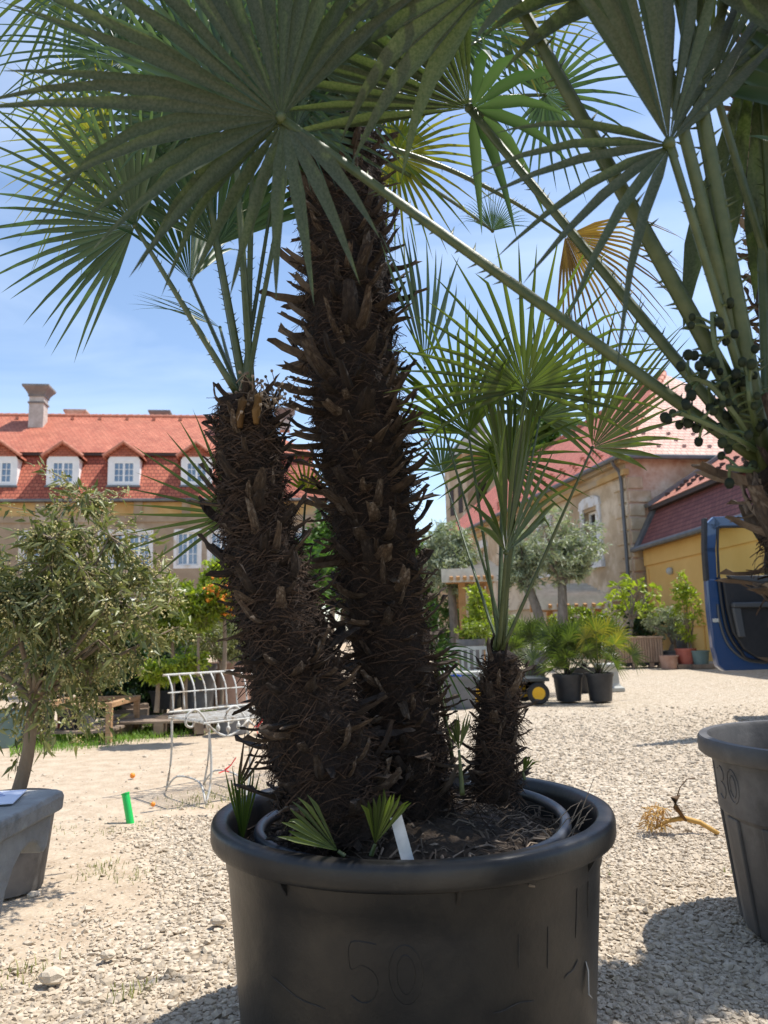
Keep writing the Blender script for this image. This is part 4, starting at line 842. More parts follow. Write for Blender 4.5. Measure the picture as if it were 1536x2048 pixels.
mb = MB(); mb.tube(hp, .0135, 10); tag(mb.build('irrigation_hose', mt['hose'], org=(c0.x, c0.y, SOILZ), smooth=True), 'dark irrigation hose coiled in a ring inside the big pot', 'hose')
p = A(812, 1708, 1.56); tg = MB(); ax_ = (A(795, 1645, 1.58)-p).normalized(); sx_ = (rtv*.95+upv*.2).normalized(); sx_ = (sx_-ax_*sx_.dot(ax_)).normalized(); nn = ax_.cross(sx_)
tg.box(p+ax_*.028, (.024, .0012, .085), M=Matrix((sx_, nn, ax_)).transposed()); tag(tg.build('plant_label', mt['label_tag'], org=tuple(p)), 'worn silvery plastic plant label stuck in the big pot soil', 'label')

# ribbed pot on the right
c4 = P3; 
pot3 = empty('plant_pot', (c4.x, c4.y, 0), 'ribbed black pot numbered 130 holding the tall single-trunked palm', 'pot')
def rad3(z): return .385 - .045*(1-z/.5)
mb = MB(); mb.lathe([(0, 0), (.335, 0), (.345, .012), (.376, .33), (.388, .345), (.398, .52)], 72, c4); mb.build('body', mt['dusty_pot'], pot3, smooth=30)
mb = MB(); mb.lathe([(.396, .505), (.425, .507), (.434, .515), (.434, .553), (.428, .562), (.405, .562), (.398, .552), (.388, .40)], 72, c4); mb.build('rim', mt['dusty_pot'], pot3, smooth=50)
for k in range(14):
    a = 2*math.pi*k/14; u = Vector((math.cos(a), math.sin(a), 0)); t_ = Vector((-u.y, u.x, 0)); q = MB()
    q.prism([(.325, .01), (.352, .012), (.384, .335), (.36, .335)], lambda r_, z: c4+u*r_+Vector((0, 0, z))-t_*.035, lambda r_, z: c4+u*r_+Vector((0, 0, z))+t_*.035); q.build('rib', mt['dusty_pot'], pot3, bevel=.006)
mb = MB(); digits(mb, '130', c4, lambda z: .388+.010*(z-.345)/.175, R(162), .385, .095, .0022); mb.build('embossed_number', mt['dusty_pot'], pot3)
mb = MB(); mb.lathe([(0, .50), (.2, .49), (.392, .47)], 40, c4); mb.build('soil', mt['soil'], pot3)
q = MB()
for k in range(40):
    a = rng.uniform(2.2, 4.2); r_ = rng.uniform(.15, .36); p_ = c4+Vector((r_*math.cos(a), r_*math.sin(a), .485)); an = rng.uniform(0, 6.3); d = Vector((math.cos(an), math.sin(an), rng.uniform(.1, .8)))*rng.uniform(.02, .05); q.tube([p_, p_+d], .0015, 4, a=rng.random())
tag(q.build('litter', mt['root'], pot3), kind='stuff')
# pot of palm 2 (just outside the frame)
c5 = Vector((P2.x+.14, P2.y-.02, 0))
pot2 = empty('plant_pot', tuple(c5), 'plain round black pot under the palm with dark berries', 'pot')
mb = MB(); mb.lathe([(0, 0), (.23, 0), (.24, .01), (.27, .40)], 64, c5); mb.build('body', mt['black'], pot2, smooth=True)
mb = MB(); mb.lathe([(.268, .38), (.29, .385), (.296, .40), (.296, .43), (.285, .44), (.272, .436), (.266, .3)], 64, c5); mb.build('rim', mt['black'], pot2, smooth=50)
mb = MB(); mb.lathe([(0, .40), (.268, .385)], 40, c5); mb.build('soil', mt['soil'], pot2)

q = MB()
for k in range(9):
    a = A(1120+rng.uniform(-10, 45), 1665+rng.uniform(-25, 10), 1.72); b_ = a+Vector((rng.uniform(-.02, .07), rng.uniform(-.03, .03), rng.uniform(.02, .14 if k < 3 else .05))); q.tube([a, a.lerp(b_, .5)+Vector((.004, 0, .01)), b_], [.0012, .001, .0005], 4, a=.9)
tag(q.build('dry_grass', mt['root'], org=tuple(A(1140, 1665, 1.72))), 'thin dry grass stalks growing at the big pot rim', 'grass', kind='stuff')

# ================================================================== TREES, SHRUBS, POTS, FURNITURE
rs = np.random.default_rng(21)
def leafmesh(P, D, L, W, rnd, droop=.15):
    n = len(P); D = D/np.linalg.norm(D, axis=1, keepdims=True); rv = rs.normal(size=(n, 3)); S_ = np.cross(D, rv); S_ /= np.linalg.norm(S_, axis=1, keepdims=True)
    L = L[:, None]; W = W[:, None]; up_ = np.cross(S_, D)
    V = np.stack([P, P+D*L*.4-S_*W*.5+up_*W*.18, P+D*L+np.array([0, 0, -1])*L*droop, P+D*L*.4+S_*W*.5+up_*W*.18, P+D*L*.42], 1)
    k = np.arange(n)[:, None]*5; F = np.concatenate([k+[0, 4, 1], k+[1, 4, 2], k+[0, 3, 4], k+[4, 3, 2]]).reshape(-1, 3)
    return V.reshape(-1, 3), F, np.repeat(rnd, 5)
def shrub(name, label, cat, base, trunk_top, r0, cc, cr, nbr, ntw, nleaf, ll, lw, lm, tm='trunk_brown', group=None, seed=0, flower=None, uneven=.3, drop=0, stems=1, shell=.5):
    """base: Vector; trunk_top and cc (crown centre) relative to base; cr crown radii."""
    global rs
    rs = np.random.default_rng(seed+300); r_ = random.Random(seed); root = empty(name, tuple(base), label, cat, group); base = Vector(base); top = base+Vector(trunk_top); cc = base+Vector(cc)
    mb = MB(); lum = [(Vector((r_.gauss(0, 1), r_.gauss(0, 1), r_.gauss(0, 1))).normalized(), r_.uniform(-uneven, uneven)) for _ in range(9)]
    def reach(d):
        return 1+sum(a*max(0, d.dot(v))**3 for v, a in lum)
    ends = []
    for s in range(stems):
        o = Vector((0, 0, 0)) if stems == 1 else Vector((r_.gauss(0, r0*3), r_.gauss(0, r0*3), 0)); t1 = top+o*1.5
        pts = [base+o, base.lerp(t1, .5)+o*.5+Vector((r_.gauss(0, r0*.7), r_.gauss(0, r0*.7), 0)), t1]; mb.tube(spl(pts, 5), list(np.linspace(r0*1.15, r0*.75, 11)), 8)
        for k in range(nbr):
            d = Vector((r_.gauss(0, 1), r_.gauss(0, 1), r_.gauss(.15, .8))).normalized(); e_ = cc+Vector((d.x*cr[0], d.y*cr[1], d.z*cr[2]))*(reach(d)*r_.uniform(.55, .9))
            md = t1.lerp(e_, .5)+Vector((r_.gauss(0, .06), r_.gauss(0, .06), .08))*max(cr); pp = bez(t1, md, e_, 6); mb.tube(pp, list(np.linspace(r0*.5, r0*.1, 7)), 5); ends += pp[2:]
    ends = np.array([tuple(p) for p in ends]); tw = []; td = []
    D = rs.normal(size=(ntw, 3)); D[:, 2] += .1; D /= np.linalg.norm(D, axis=1, keepdims=True)
    for k in range(ntw):
        d = Vector(D[k]); q = cc+Vector((d.x*cr[0], d.y*cr[1], d.z*cr[2]))*(reach(d)*rs.uniform(.15, 1)**shell)
        i = np.argmin(((ends-np.array(tuple(q)))**2).sum(1)); a = Vector(ends[i]); v = q-a; Lm = .5*max(cr)
        if v.length > Lm*1.6: a = q - v.normalized()*Lm
        q = q+Vector((0, 0, -drop*rs.random())); tw.append((a, q)); mb.tube([a, a.lerp(q, .5)+Vector((0, 0, .02)), q], [r0*.07+.0012, r0*.05+.001, .001], 4, cap=False)
    mb.build('trunk', mt[tm], root, smooth='all')
    per = max(1, nleaf//ntw); T0 = np.array([tuple(a) for a, b in tw]); T1_ = np.array([tuple(b) for a, b in tw]); idx = np.repeat(np.arange(ntw), per); t = rs.uniform(.15, 1.08, len(idx))[:, None]
    P = T0[idx]*(1-t)+T1_[idx]*t + rs.normal(0, ll*.25, (len(idx), 3)); ax_ = (T1_-T0)[idx]; ax_ /= np.linalg.norm(ax_, axis=1, keepdims=True)+1e-6
    Dl = ax_*.8+rs.normal(0, .7, (len(idx), 3)); Dl[:, 2] += .1
    V, F, A_ = leafmesh(P, Dl, rs.uniform(.65, 1.25, len(idx))*ll, rs.uniform(.75, 1.25, len(idx))*lw, np.clip(rs.beta(1.4, 2, len(idx))+rs.normal(0, .12, ntw)[idx], 0, 1))
    V = V-np.array(tuple(base)); link('crown', npmesh('crown', V, F, A_), mt[lm], root)
    if flower:
        fm, nf, fs, fsel = flower; n_ = nf; i = rs.integers(0, ntw, n_)
        t = rs.uniform(.4, 1.05, n_)[:, None]; Pf = T0[i]*(1-t)+T1_[i]*t+rs.normal(0, ll*.3, (n_, 3))
        if fsel: Pf = Pf[[k for k in range(n_) if fsel(Vector(Pf[k]))]]
        n_ = len(Pf); v = (IV[None]*rs.uniform(.6, 1.2, (n_, 12, 1))*fs*rs.uniform(.6, 1.3, (n_, 1, 1))+Pf[:, None]-np.array(tuple(base))).reshape(-1, 3); F = (IF[None]+12*np.arange(n_)[:, None, None]).reshape(-1, 3)
        tag(link('blossom', npmesh('blossom', v, F, np.repeat(rs.random(n_), 12)), mt[fm], root), kind='stuff')
    return root
def rpot(label, loc, r, h, m_, group=None, taper=.8, soil=True, square=False, rimh=.12):
    x, y, z = loc; root = empty('plant_pot', (x, y, z), label, 'pot', group); c = Vector((x, y, z)); n = 4 if square else 28; ph = math.pi/4 if square else 0; k = 1.41 if square else 1
    mb = MB(); mb.lathe([(0, 0), (r*taper*k, 0), (r*k*.96, h*(1-rimh)), (r*k*.97, h*.99)], n, c, ph); mb.build('body', mt[m_], root, smooth=35)
    mb = MB(); mb.lathe([(r*k*.965, h*(1-rimh)), (r*k*1.03, h*(1-rimh)), (r*k*1.04, h), (r*k*.95, h), (r*k*.93, h*.8)], n, c, ph); mb.build('rim', mt[m_], root, smooth=35)
    mb = MB(); mb.lathe([(0, h*.9), (r*k*.945, h*.88)], n, c, ph); mb.build('soil', mt['soil'], root); return root
def wpx(d): return d/FPX

# ---- olive tree by the stone table
ob = A(20, 1700, 3.05); ob.z = 0
rpot('scuffed dark grey pot behind the stone table', (ob.x-.03, ob.y, 0), .19, .32, 'dusty_pot', taper=.78)
cc_ = A(84, 1185, 3.05); tp = A(66, 1400, 3.05)
shrub('olive_tree', 'flowering olive tree rising behind the stone table', 'tree', (ob.x, ob.y, .26), (tp.x-ob.x, tp.y-ob.y, tp.z-.26), .027, (cc_.x-ob.x+.05, 0, cc_.z-.28), (.42, .40, .38), 18, 400, 7200, .058, .0155, 'olive', 'trunk_brown', seed=3, flower=('olive_flower', 11000, .0042, None), uneven=.6, drop=.12, shell=.75)

# ---- stone table
TX, TY = -.775, 1.90; TZ = .565
tb = empty('stone_table', (TX-.4, TY-.42, 0), 'grey cast stone table with shaped apron and turned legs', 'table')
mb = MB(); pl = [(-.80, -.85), (-.02, -.85), (0, -.83), (0, -.02), (-.02, 0), (-.78, 0), (-.80, -.02)]
lv = [(-.004, -.046), (.004, -.040), (.006, -.012), (.003, -.003), (0, 0)]
V = []; F = []; n = len(pl)
def off(p, e): x, y = p; return (x+(e if x > -.4 else -e), y+(e if y > -.42 else -e))
for e_, z in lv: V += [Vector((TX+off(p, e_)[0], TY+off(p, e_)[1], TZ+z)) for p in pl]
for k in range(len(lv)-1): F += [(k*n+i, k*n+(i+1) % n, (k+1)*n+(i+1) % n, (k+1)*n+i) for i in range(n)]
F += [tuple(range(n-1, -1, -1)), tuple((len(lv)-1)*n+i for i in range(n))]
mb.add(V, F); mb.build('table_top', mt['stone'], tb, bevel=.003)
for xx in (TX-.05, TX-.75):
    arch = [(-.03, -.044), (-.028, -.085), (-.045, -.118), (-.06, -.128), (-.075, -.122), (-.095, -.100), (-.13, -.088), (-.17, -.094), (-.205, -.118), (-.235, -.155), (-.252, -.20), (-.262, -.27), (-.348, -.27), (-.358, -.2), (-.375, -.155), (-.405, -.118), (-.44, -.094), (-.48, -.088), (-.515, -.10), (-.535, -.122), (-.55, -.128), (-.565, -.118), (-.582, -.085), (-.58, -.044)]
    q = MB(); q.prism(arch, lambda y, z: Vector((xx-.035, TY+y, TZ+z)), lambda y, z: Vector((xx+.035, TY+y, TZ+z))); q.build('apron', mt['stone'], tb, bevel=.008)
    q = MB(); q.lathe([(.0, 0), (.05, 0), (.05, .02), (.034, .05), (.024, .1), (.026, .22), (.032, .285), (.038, .29), (.04, .315), (.047, .325), (.05, .345), (.046, .365), (.036, .38), (.036, .43)], 20, (xx, TY-.305, 0)); q.build('leg', mt['stone'], tb, smooth=True)
q = MB(); q.box((TX-.40, TY-.06, TZ-.085), (.6, .06, .08)); q.build('back_apron', mt['stone'], tb, bevel=.008)
lf = empty('leaflet', tuple(A(15, 1576, 1.8)), 'pale blue printed sheet of paper lying on the stone table', 'paper'); lf.location.z = TZ; ROOT[lf.name] = Vector((lf.location.x, lf.location.y, TZ))
c_ = lf.location; q = MB(); q.box((c_.x-.07, c_.y-.03, TZ+.006), (.21, .15, .002), .25); q.build('sheet', mt['paper'], lf); q = MB(); q.box((c_.x-.07, c_.y-.03, TZ+.0025), (.20, .14, .004), .25); q.build('backing', mt['car_grey'], lf)
q = MB()
for k in range(6): q.box((c_.x-.07-.004*k, c_.y-.03-.05+.02*k, TZ+.0074), (.16-.02*(k % 3), .006, .0004), .25)
q.build('print', mt['blue_ink'], lf)

# ---- white wrought iron bench
bo = gnd(412, 1606); bn = empty('iron_bench', (bo.x, bo.y, 0), 'white wrought iron bench with scrolled arms and curved bar back', 'bench')
yaw = R(42)
def fb(x, y, z): c, s = math.cos(yaw), math.sin(yaw); return Vector((bo.x+x*c-y*s, bo.y+x*s+y*c, z))
BW, BD, SH = 1.05, .42, .44; r_ = .0068; ms_ = mt['white_iron']
def leg(x, y, k):
    q = MB(); fy = -.05 if y < .2 else .06
    q.tube(spl([fb(x-.03, y+fy, .0), fb(x+.015, y+fy*.4, .10), fb(x+.03, y, .24), fb(x+.01, y, SH-.05), fb(x-.02, y, SH+.02), fb(x-.07, y, SH+.065), fb(x-.12, y, SH+.04), fb(x-.125, y, SH-.01), fb(x-.09, y, SH-.025), fb(x-.075, y, SH+.005)] if k else [fb(x, y+fy, 0), fb(x, y, .2), fb(x, y, SH)], 5), r_, 6); q.build('leg', ms_, bn, smooth='all')
for x in (0, .25, .78, BW):
    leg(x, 0, x < .5); leg(x, BD, False)
    q = MB(); q.tube(spl([fb(x-.03, -.05, .01), fb(x, .08, .10), fb(x, BD-.08, .10), fb(x, BD+.06, .01)], 4), .006, 5); q.build('brace', ms_, bn, smooth='all')
for k in range(13):
    q = MB(); y = .0+BD*k/12; q.bar(fb(-.02, y, SH), fb(BW+.02, y, SH), .010, .005); q.build('slat', ms_, bn)
q = MB()
for y in (0, BD): q.tube([fb(-.02, y, SH-.012), fb(BW+.02, y, SH-.012)], .008, 6)
for x in (0, BW/2, BW): q.tube([fb(x, 0, SH-.012), fb(x, BD, SH-.012)], .008, 6)
q.build('seat_frame', ms_, bn)
def bk(x, t):            # back curve: leans out towards the top and wraps round at the left end
    y = BD+.02+.03*t+.09*max(0, t-.55)**1.6*2.2; return fb(x, y, SH+.02+.215*t)
for k in range(15):
    x = .02+BW*k/14*.98; q = MB(); q.tube([bk(x, t) for t in np.linspace(0, 1, 8)], .0052, 5); q.build('back_bar', ms_, bn, smooth='all')
for t, rr_ in ((0, .007), (.52, .005), (1, .0085)):
    q = MB(); q.tube([bk(-.01, t), bk(BW*.5, t), bk(BW+.01, t)], rr_, 6); q.build('back_rail', ms_, bn)
for s0 in range(4):
    q = MB(); a = BW*s0/4; q.tube([fb(a+BW/4*t, -.01, SH-.02-.075*math.sin(math.pi*t)) for t in np.linspace(0, 1, 11)], .007, 5)
    for t in (.25, .5, .75): h_ = .075*math.sin(math.pi*t); q.tube([fb(a+BW/4*t, -.01, SH-.02), fb(a+BW/4*t, -.01, SH-.02-h_)], .005, 5); q.ball(fb(a+BW/4*t, -.01, SH-.02-h_*.5), .013, 6, 5, (1, 1, 1.5))
    q.build('apron_scroll', ms_, bn, smooth='all')
for (px, py, Y, cl, pts_, lab) in ((515, 1455, 4.35, 'red_ribbon', [(508, 1455), (520, 1447), (528, 1436), (520, 1447), (513, 1460), (519, 1475)], 'red plastic ribbon knotted on the iron bench'), (450, 1545, 4.2, 'red_ribbon', [(438, 1546), (448, 1542), (456, 1543), (450, 1540), (462, 1530), (472, 1515)], 'red plastic ribbon lying under the iron bench'), (552, 1465, 4.5, 'green_ribbon', [(547, 1456), (553, 1462), (557, 1475)], 'green plastic ribbon behind the shaggy trunk')):
    q = MB(); q.tube([A(x, y, Y+rng.uniform(-.02, .02)) for x, y in pts_], .010, 4, flat=.25); o = q.build('ribbon', mt[cl], org=tuple(A(px, py, Y))); tag(o, lab, 'ribbon')
    if 'knot' in lab or 'behind' in lab:
        q2 = fb(BW, 0, SH)

# ---- green tube, fruit on the ground, dropped flower stalk
q = MB(); a = gnd(262, 1644); b_ = A(251, 1588, a.y+.02); q.tube([a+Vector((0, 0, -.02)), b_], .019, 14); q.tube([b_, b_+(b_-a).normalized()*.006], .0215, 14); tag(q.build('plastic_tube', mt['green_tube'], org=tuple(a), smooth=True), 'bright green plastic tube leaning upright in the gravel', 'tube')
for px, py, s, lab in ((265, 1555, .018, 'orange fruit lying on bare dirt behind the green tube'), (306, 1612, .013, 'small orange fruit on gravel by the bench foot')):
    a = gnd(px, py); q = MB(); q.ball((a.x, a.y, s*.7), s, 10, 7, a=.4); tag(q.build('orange_fruit', mt['orange'], org=(a.x, a.y, 0), smooth='all'), lab, 'fruit')
st = gnd(1350, 1660); ds = empty('dry_flower_stalk', tuple(st), 'dry straw-coloured palm flower stalk lying on the gravel', 'flower stalk')
D0 = st.y; q = MB(); q.tube([A(1438, 1668, D0-.03), A(1400, 1645, D0), A(1365, 1636, D0+.01), A(1335, 1642, D0+.01), A(1312, 1655, D0)], [.010, .011, .012, .010, .006], 8, a=.7); q.build('stalk', mt['straw'], ds, smooth='all')
q = MB(); q.tube([A(1372, 1642, D0), A(1352, 1615, D0-.01), A(1348, 1597, D0), A(1360, 1590, D0)], [.010, .028, .024, .004], 8, flat=.45, a=.1); q.tube([A(1352, 1600, D0), A(1360, 1575, D0), A(1374, 1558, D0), A(1390, 1556, D0+.02)], .0025, 5, a=0); q.build('bract', mt['leaf_dry'], ds, smooth='all')
q = MB()
for k in range(110):
    a = A(rng.uniform(1290, 1330), rng.uniform(1615, 1660), D0+rng.uniform(-.05, .05)); d = Vector((rng.gauss(0, 1), rng.gauss(0, 1), rng.gauss(-.5, .7))).normalized()*rng.uniform(.02, .06); e_ = a+d; e_.z = max(e_.z, 0); q.tube([a, a.lerp(e_, .5)+Vector((0, 0, .008)), e_], .0022, 4, a=rng.random())
q.build('spray', mt['straw'], ds)

# ---- left nursery rows
gl = 'nursery pots behind the bench'
rpot('large blue-green pot beside the low wooden frame', (*gnd(5, 1492).xy, 0), .21, .30, 'teal_pot')
fo = gnd(62, 1490); fr = empty('potting_stand', (fo.x, fo.y, 0), 'low raw timber frame standing round small pots', 'frame'); w6 = .66
for (x, y) in ((0, 0), (w6, .05), (0, .75), (w6, .8)):
    q = MB(); q.box((fo.x+x, fo.y+y, .15), (.05, .05, .30)); q.build('leg', mt['wood'], fr, bevel=.004)
for (a, b_) in (((0, 0), (w6, .05)), ((0, .75), (w6, .8)), ((0, 0), (0, .75)), ((w6, .05), (w6, .8))):
    q = MB(); q.bar((fo.x+a[0]-(.03 if a[1] == b_[1]-.05 else 0), fo.y+a[1], .318), (fo.x+b_[0]+(.03 if a[1] == b_[1]-.05 else 0), fo.y+b_[1], .318), .06, .045); q.build('rail', mt['wood'], fr, bevel=.004)
for k in range(5):
    q = MB(); q.box((fo.x+w6/2, fo.y+.1+.14*k, .09), (w6+.02, .10, .02)); q.build('shelf_board', mt['wood_grey'], fr)
for k, (px, r0_, h_, m_, lab) in enumerate(((88, .085, .19, 'blackpot', 'black pot at the post end of the low timber frame'), (137, .095, .20, 'blackpot', 'wider black pot in the middle of the low timber frame'), (113, .05, .18, 'red_pot', 'narrow red pot wedged between black pots on the frame'), (172, .075, .16, 'grey_pot', 'small grey pot at the end of the timber frame'))):
    p = gnd(px, 1487); p.y += .2+.1*(k == 2); rpot(lab, (p.x*(1+.2/p.y), p.y, .1), r0_, h_, m_)
    shrub('sapling', ('young olive sapling in ', 'bushy olive sapling in ', 'thin sapling in ', 'short sapling in ')[k]+lab.split(' at the')[0].split(' wedged')[0].split(' in the')[0], 'sapling', (p.x*(1+.2/p.y), p.y, .1+h_*.85), (.01, 0, .25), .007, (0, 0, .42), (.15, .15, .22), 5, 30, 500, .05, .014, 'olive', seed=40+k)
for k, (px, py, L, lab) in enumerate(((300, 1478, .9, 'weathered pallet lying behind the grass strip'), (380, 1470, .9, 'weathered pallet under the bench back'))):
    p = gnd(px, py); pt = empty('pallet', tuple(p), lab, 'pallet')
    for i in range(5): q = MB(); q.box((p.x, p.y+.12*i+.3, .115), (L, .095, .02)); q.build('board', mt['wood_grey'], pt)
    for i in range(3): q = MB(); q.box((p.x+(i-1)*L*.42, p.y+.55, .052), (.09, .6, .104)); q.build('block', mt['wood_grey'], pt)
for (px, py, dx, h_, lab) in ((235, 1465, .3, .12, 'stacked timber offcut beside the wooden frame'), (262, 1450, .35, .17, 'pale timber offcut behind the grass strip')):
    p = gnd(px, py); q = MB(); q.box((p.x, p.y, h_/2), (dx, .22, h_), .2); q.box((p.x+.02, p.y+.02, h_+.022), (dx*.8, .16, .04), .4); tag(q.build('timber_offcut', mt['wood_grey'], org=tuple(p), bevel=.006), lab, 'timber')
def gp(px, py, dy=0): p = gnd(px, py); return Vector((p.x*(1+dy/p.y), p.y+dy, 0))
# pots behind the bench
p = gp(468, 1466); rpot('round grey pot behind the bench apron', (p.x, p.y, 0), .16, .25, 'grey_pot')
p = gp(395, 1452, .5); rpot('tall slate-grey pot behind the bench back', (p.x, p.y, .13), .20, .46, 'dusty_pot', taper=.85)
p = gp(462, 1448, .7); rpot('big pinkish terracotta pot behind the bench back', (p.x, p.y, .10), .26, .50, 'terracotta', taper=.82)
pter = p
p = gp(335, 1452, .5); rpot('black crate-shaped square pot on the pallet', (p.x, p.y, .13), .16, .20, 'blackpot', square=True)
for k, (px, lab) in enumerate(((215, 'black pot in shade at the end of the shrub row'), (255, 'black pot in shade under the clipped lime shrub'), (305, 'black pot in deep shade beside the square pot'))):
    p = gp(px, 1450, .9); rpot(lab, (p.x, p.y, 0), .14, .26, 'blackpot')
# shrubs
def SB(label, cat, px, Y, zb, ctr, radpx, **kw):
    b_ = at(px, 1300, Y); b_.z = zb; c = at(ctr[0], ctr[1], Y); s = Y/FPX; name = kw.pop('name', 'shrub'); rx, rz_ = radpx; tp_ = c.z-zb-rz_*s*.75; tp_ = max(tp_, .08)
    return shrub(name, label, cat, b_, ((c.x-b_.x)*.6, 0, tp_), kw.pop('r0', .022), (c.x-b_.x, 0, c.z-zb), (rx*s, rx*s*.9, rz_*s), kw.pop('nbr', 9), kw.pop('ntw', 170), kw.pop('nleaf', 3600), kw.pop('ll', .075), kw.pop('lw', .038), kw.pop('lm', 'citrus'), **kw)
SB('broad lemon tree with glossy bright green leaves', 'tree', 345, 7.9, .13, (345, 1225), (80, 72), seed=11, ntw=230, nleaf=5200, name='citrus_tree')
SB('slim citrus standard on a thin stem behind the bench', 'tree', 397, 6.9, .55, (398, 1222), (42, 44), seed=12, ntw=90, nleaf=1300, r0=.014, name='citrus_tree', ll=.065, lw=.032)
ot = SB('small standard tree covered in orange trumpet flowers', 'tree', 448, 7.0, .55, (448, 1195), (62, 42), seed=13, ntw=120, nleaf=1500, r0=.020, name='flowering_tree', ll=.06, lw=.03, flower=('orange', 420, .017, lambda v: v.z < 1.62 and v.x > at(385, 1200, 7).x))
SB('bright leafy bush rising behind the orange-flowered tree', 'shrub', 440, 9.2, 0, (440, 1170), (42, 52), seed=14, ntw=120, nleaf=2200, lm='lime')
SB('low clipped lime-green shrub left of the bench', 'shrub', 315, 6.9, .25, (318, 1343), (42, 26), seed=15, ntw=110, nleaf=2200, lm='lime', ll=.045, lw=.024)
SB('low lime-green shrub touching the bench back', 'shrub', 372, 7.0, .25, (374, 1328), (36, 24), seed=16, ntw=90, nleaf=1700, lm='lime', ll=.045, lw=.024)
SB('grey-leaved shrub behind the terracotta pot', 'shrub', 440, 8.3, 0, (440, 1285), (60, 48), seed=17, ntw=140, nleaf=3000, lm='olive', ll=.05, lw=.013)
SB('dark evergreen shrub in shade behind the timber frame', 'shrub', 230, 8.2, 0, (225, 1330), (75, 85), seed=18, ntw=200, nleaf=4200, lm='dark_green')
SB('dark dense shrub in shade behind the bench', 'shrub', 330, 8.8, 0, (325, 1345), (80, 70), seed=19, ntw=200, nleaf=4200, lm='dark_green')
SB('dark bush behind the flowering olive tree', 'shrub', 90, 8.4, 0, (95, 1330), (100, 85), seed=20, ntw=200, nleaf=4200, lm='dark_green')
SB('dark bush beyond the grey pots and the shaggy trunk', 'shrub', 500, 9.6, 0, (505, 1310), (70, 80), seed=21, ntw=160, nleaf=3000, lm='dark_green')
SB('round leafy tree standing before the long house', 'tree', 560, 20, 0, (590, 1150), (80, 95), seed=22, ntw=200, nleaf=4200, lm='tree_green', ll=.2, lw=.1, r0=.08, name='leafy_tree')
SB('leafy tree between the two shaggy trunks', 'tree', 665, 24, 0, (668, 1095), (55, 120), seed=23, ntw=180, nleaf=4200, lm='tree_green', ll=.22, lw=.11, r0=.09, name='leafy_tree')
SB('tall green tree rising behind the red roofs', 'tree', 1075, 48, 0, (1075, 910), (75, 95), seed=24, ntw=200, nleaf=4200, lm='tree_green', ll=.5, lw=.26, r0=.25, name='leafy_tree', uneven=.5)
for k, (px, Y_) in enumerate(((-40, 12), (60, 12.6), (160, 12.2), (270, 12.8), (380, 12.4), (480, 13), (580, 14))):
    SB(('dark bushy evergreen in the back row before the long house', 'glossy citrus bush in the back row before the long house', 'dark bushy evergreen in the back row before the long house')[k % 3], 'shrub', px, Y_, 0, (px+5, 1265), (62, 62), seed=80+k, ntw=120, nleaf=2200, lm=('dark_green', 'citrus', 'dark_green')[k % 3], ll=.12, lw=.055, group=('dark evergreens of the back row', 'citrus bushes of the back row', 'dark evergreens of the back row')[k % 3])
for k, px in enumerate((690, 760, 820, 870)):
    SB('distant leafy tree between the long house and the church tower', 'tree', px, 62, 0, (px, 1150), (60, 75), seed=90+k, ntw=140, nleaf=2600, lm='tree_green', ll=.7, lw=.36, r0=.25, name='leafy_tree', group='distant trees between house and tower')
# ---- middle right: olives, pergola, palms in pots, cart
OL = dict(lm='olive_far', tm='trunk_grey', name='olive_tree')
SB('silvery olive tree with a forked trunk beside the pale roofs', 'tree', 1118, 16.5, 0, (1130, 1112), (72, 74), seed=31, ntw=230, nleaf=6500, ll=.13, lw=.035, uneven=.7, shell=.9, r0=.12, nbr=12, **OL)
SB('silvery olive tree with a leaning trunk', 'tree', 1078, 16.8, 0, (1045, 1125), (62, 64), seed=32, ntw=230, nleaf=6500, ll=.13, lw=.035, uneven=.7, shell=.9, r0=.12, nbr=12, **OL)
SB('pale olive tree behind the timber pergola', 'tree', 905, 19.5, 0, (900, 1115), (66, 75), seed=33, ntw=300, nleaf=9000, ll=.15, lw=.045, r0=.12, nbr=12, **OL)
for (x0, x1, ytop, Y, lab) in ((893, 985, 1150, 19.0, 'timber pergola with a pale canopy and thick posts'), (1085, 1205, 1205, 20.5, 'low timber stall roof behind the olive trunks')):
    a = at(x0, ytop, Y); b_ = at(x1, ytop, Y); pg = empty('pergola', (a.x, a.y, 0), lab, 'pergola'); zt = a.z; wd = b_.x-a.x
    for x in (a.x+wd*.32, a.x+wd*.92):
        for y in (Y, Y+1.6):
            q = MB(); q.box((x, y, (zt-.2)/2), (.16, .16, zt-.2)); q.build('post', mt['timber'], pg)
    for y in (Y, Y+1.6): q = MB(); q.box((a.x+wd/2, y, zt-.12), (wd*1.05, .12, .2)); q.build('beam', mt['timber'], pg)
    for k in range(7):
        q = MB(); q.bar((a.x+wd*(k+.5)/7, Y-.45, zt-.12), (a.x+wd*(k+.5)/7, Y+2, zt+.38), .08, .08); q.build('rafter', mt['timber'], pg)
    for k in range(8):
        q = MB(); t0 = k/8; y = Y-.5+2.6*t0; q.bar((a.x-.15, y+.16, zt-.04+.52*t0), (b_.x+.15, y+.16, zt-.04+.52*t0), .02, .34, hint=(0, .2, 1)); q.build('roof_board', mt['thatch'], pg)
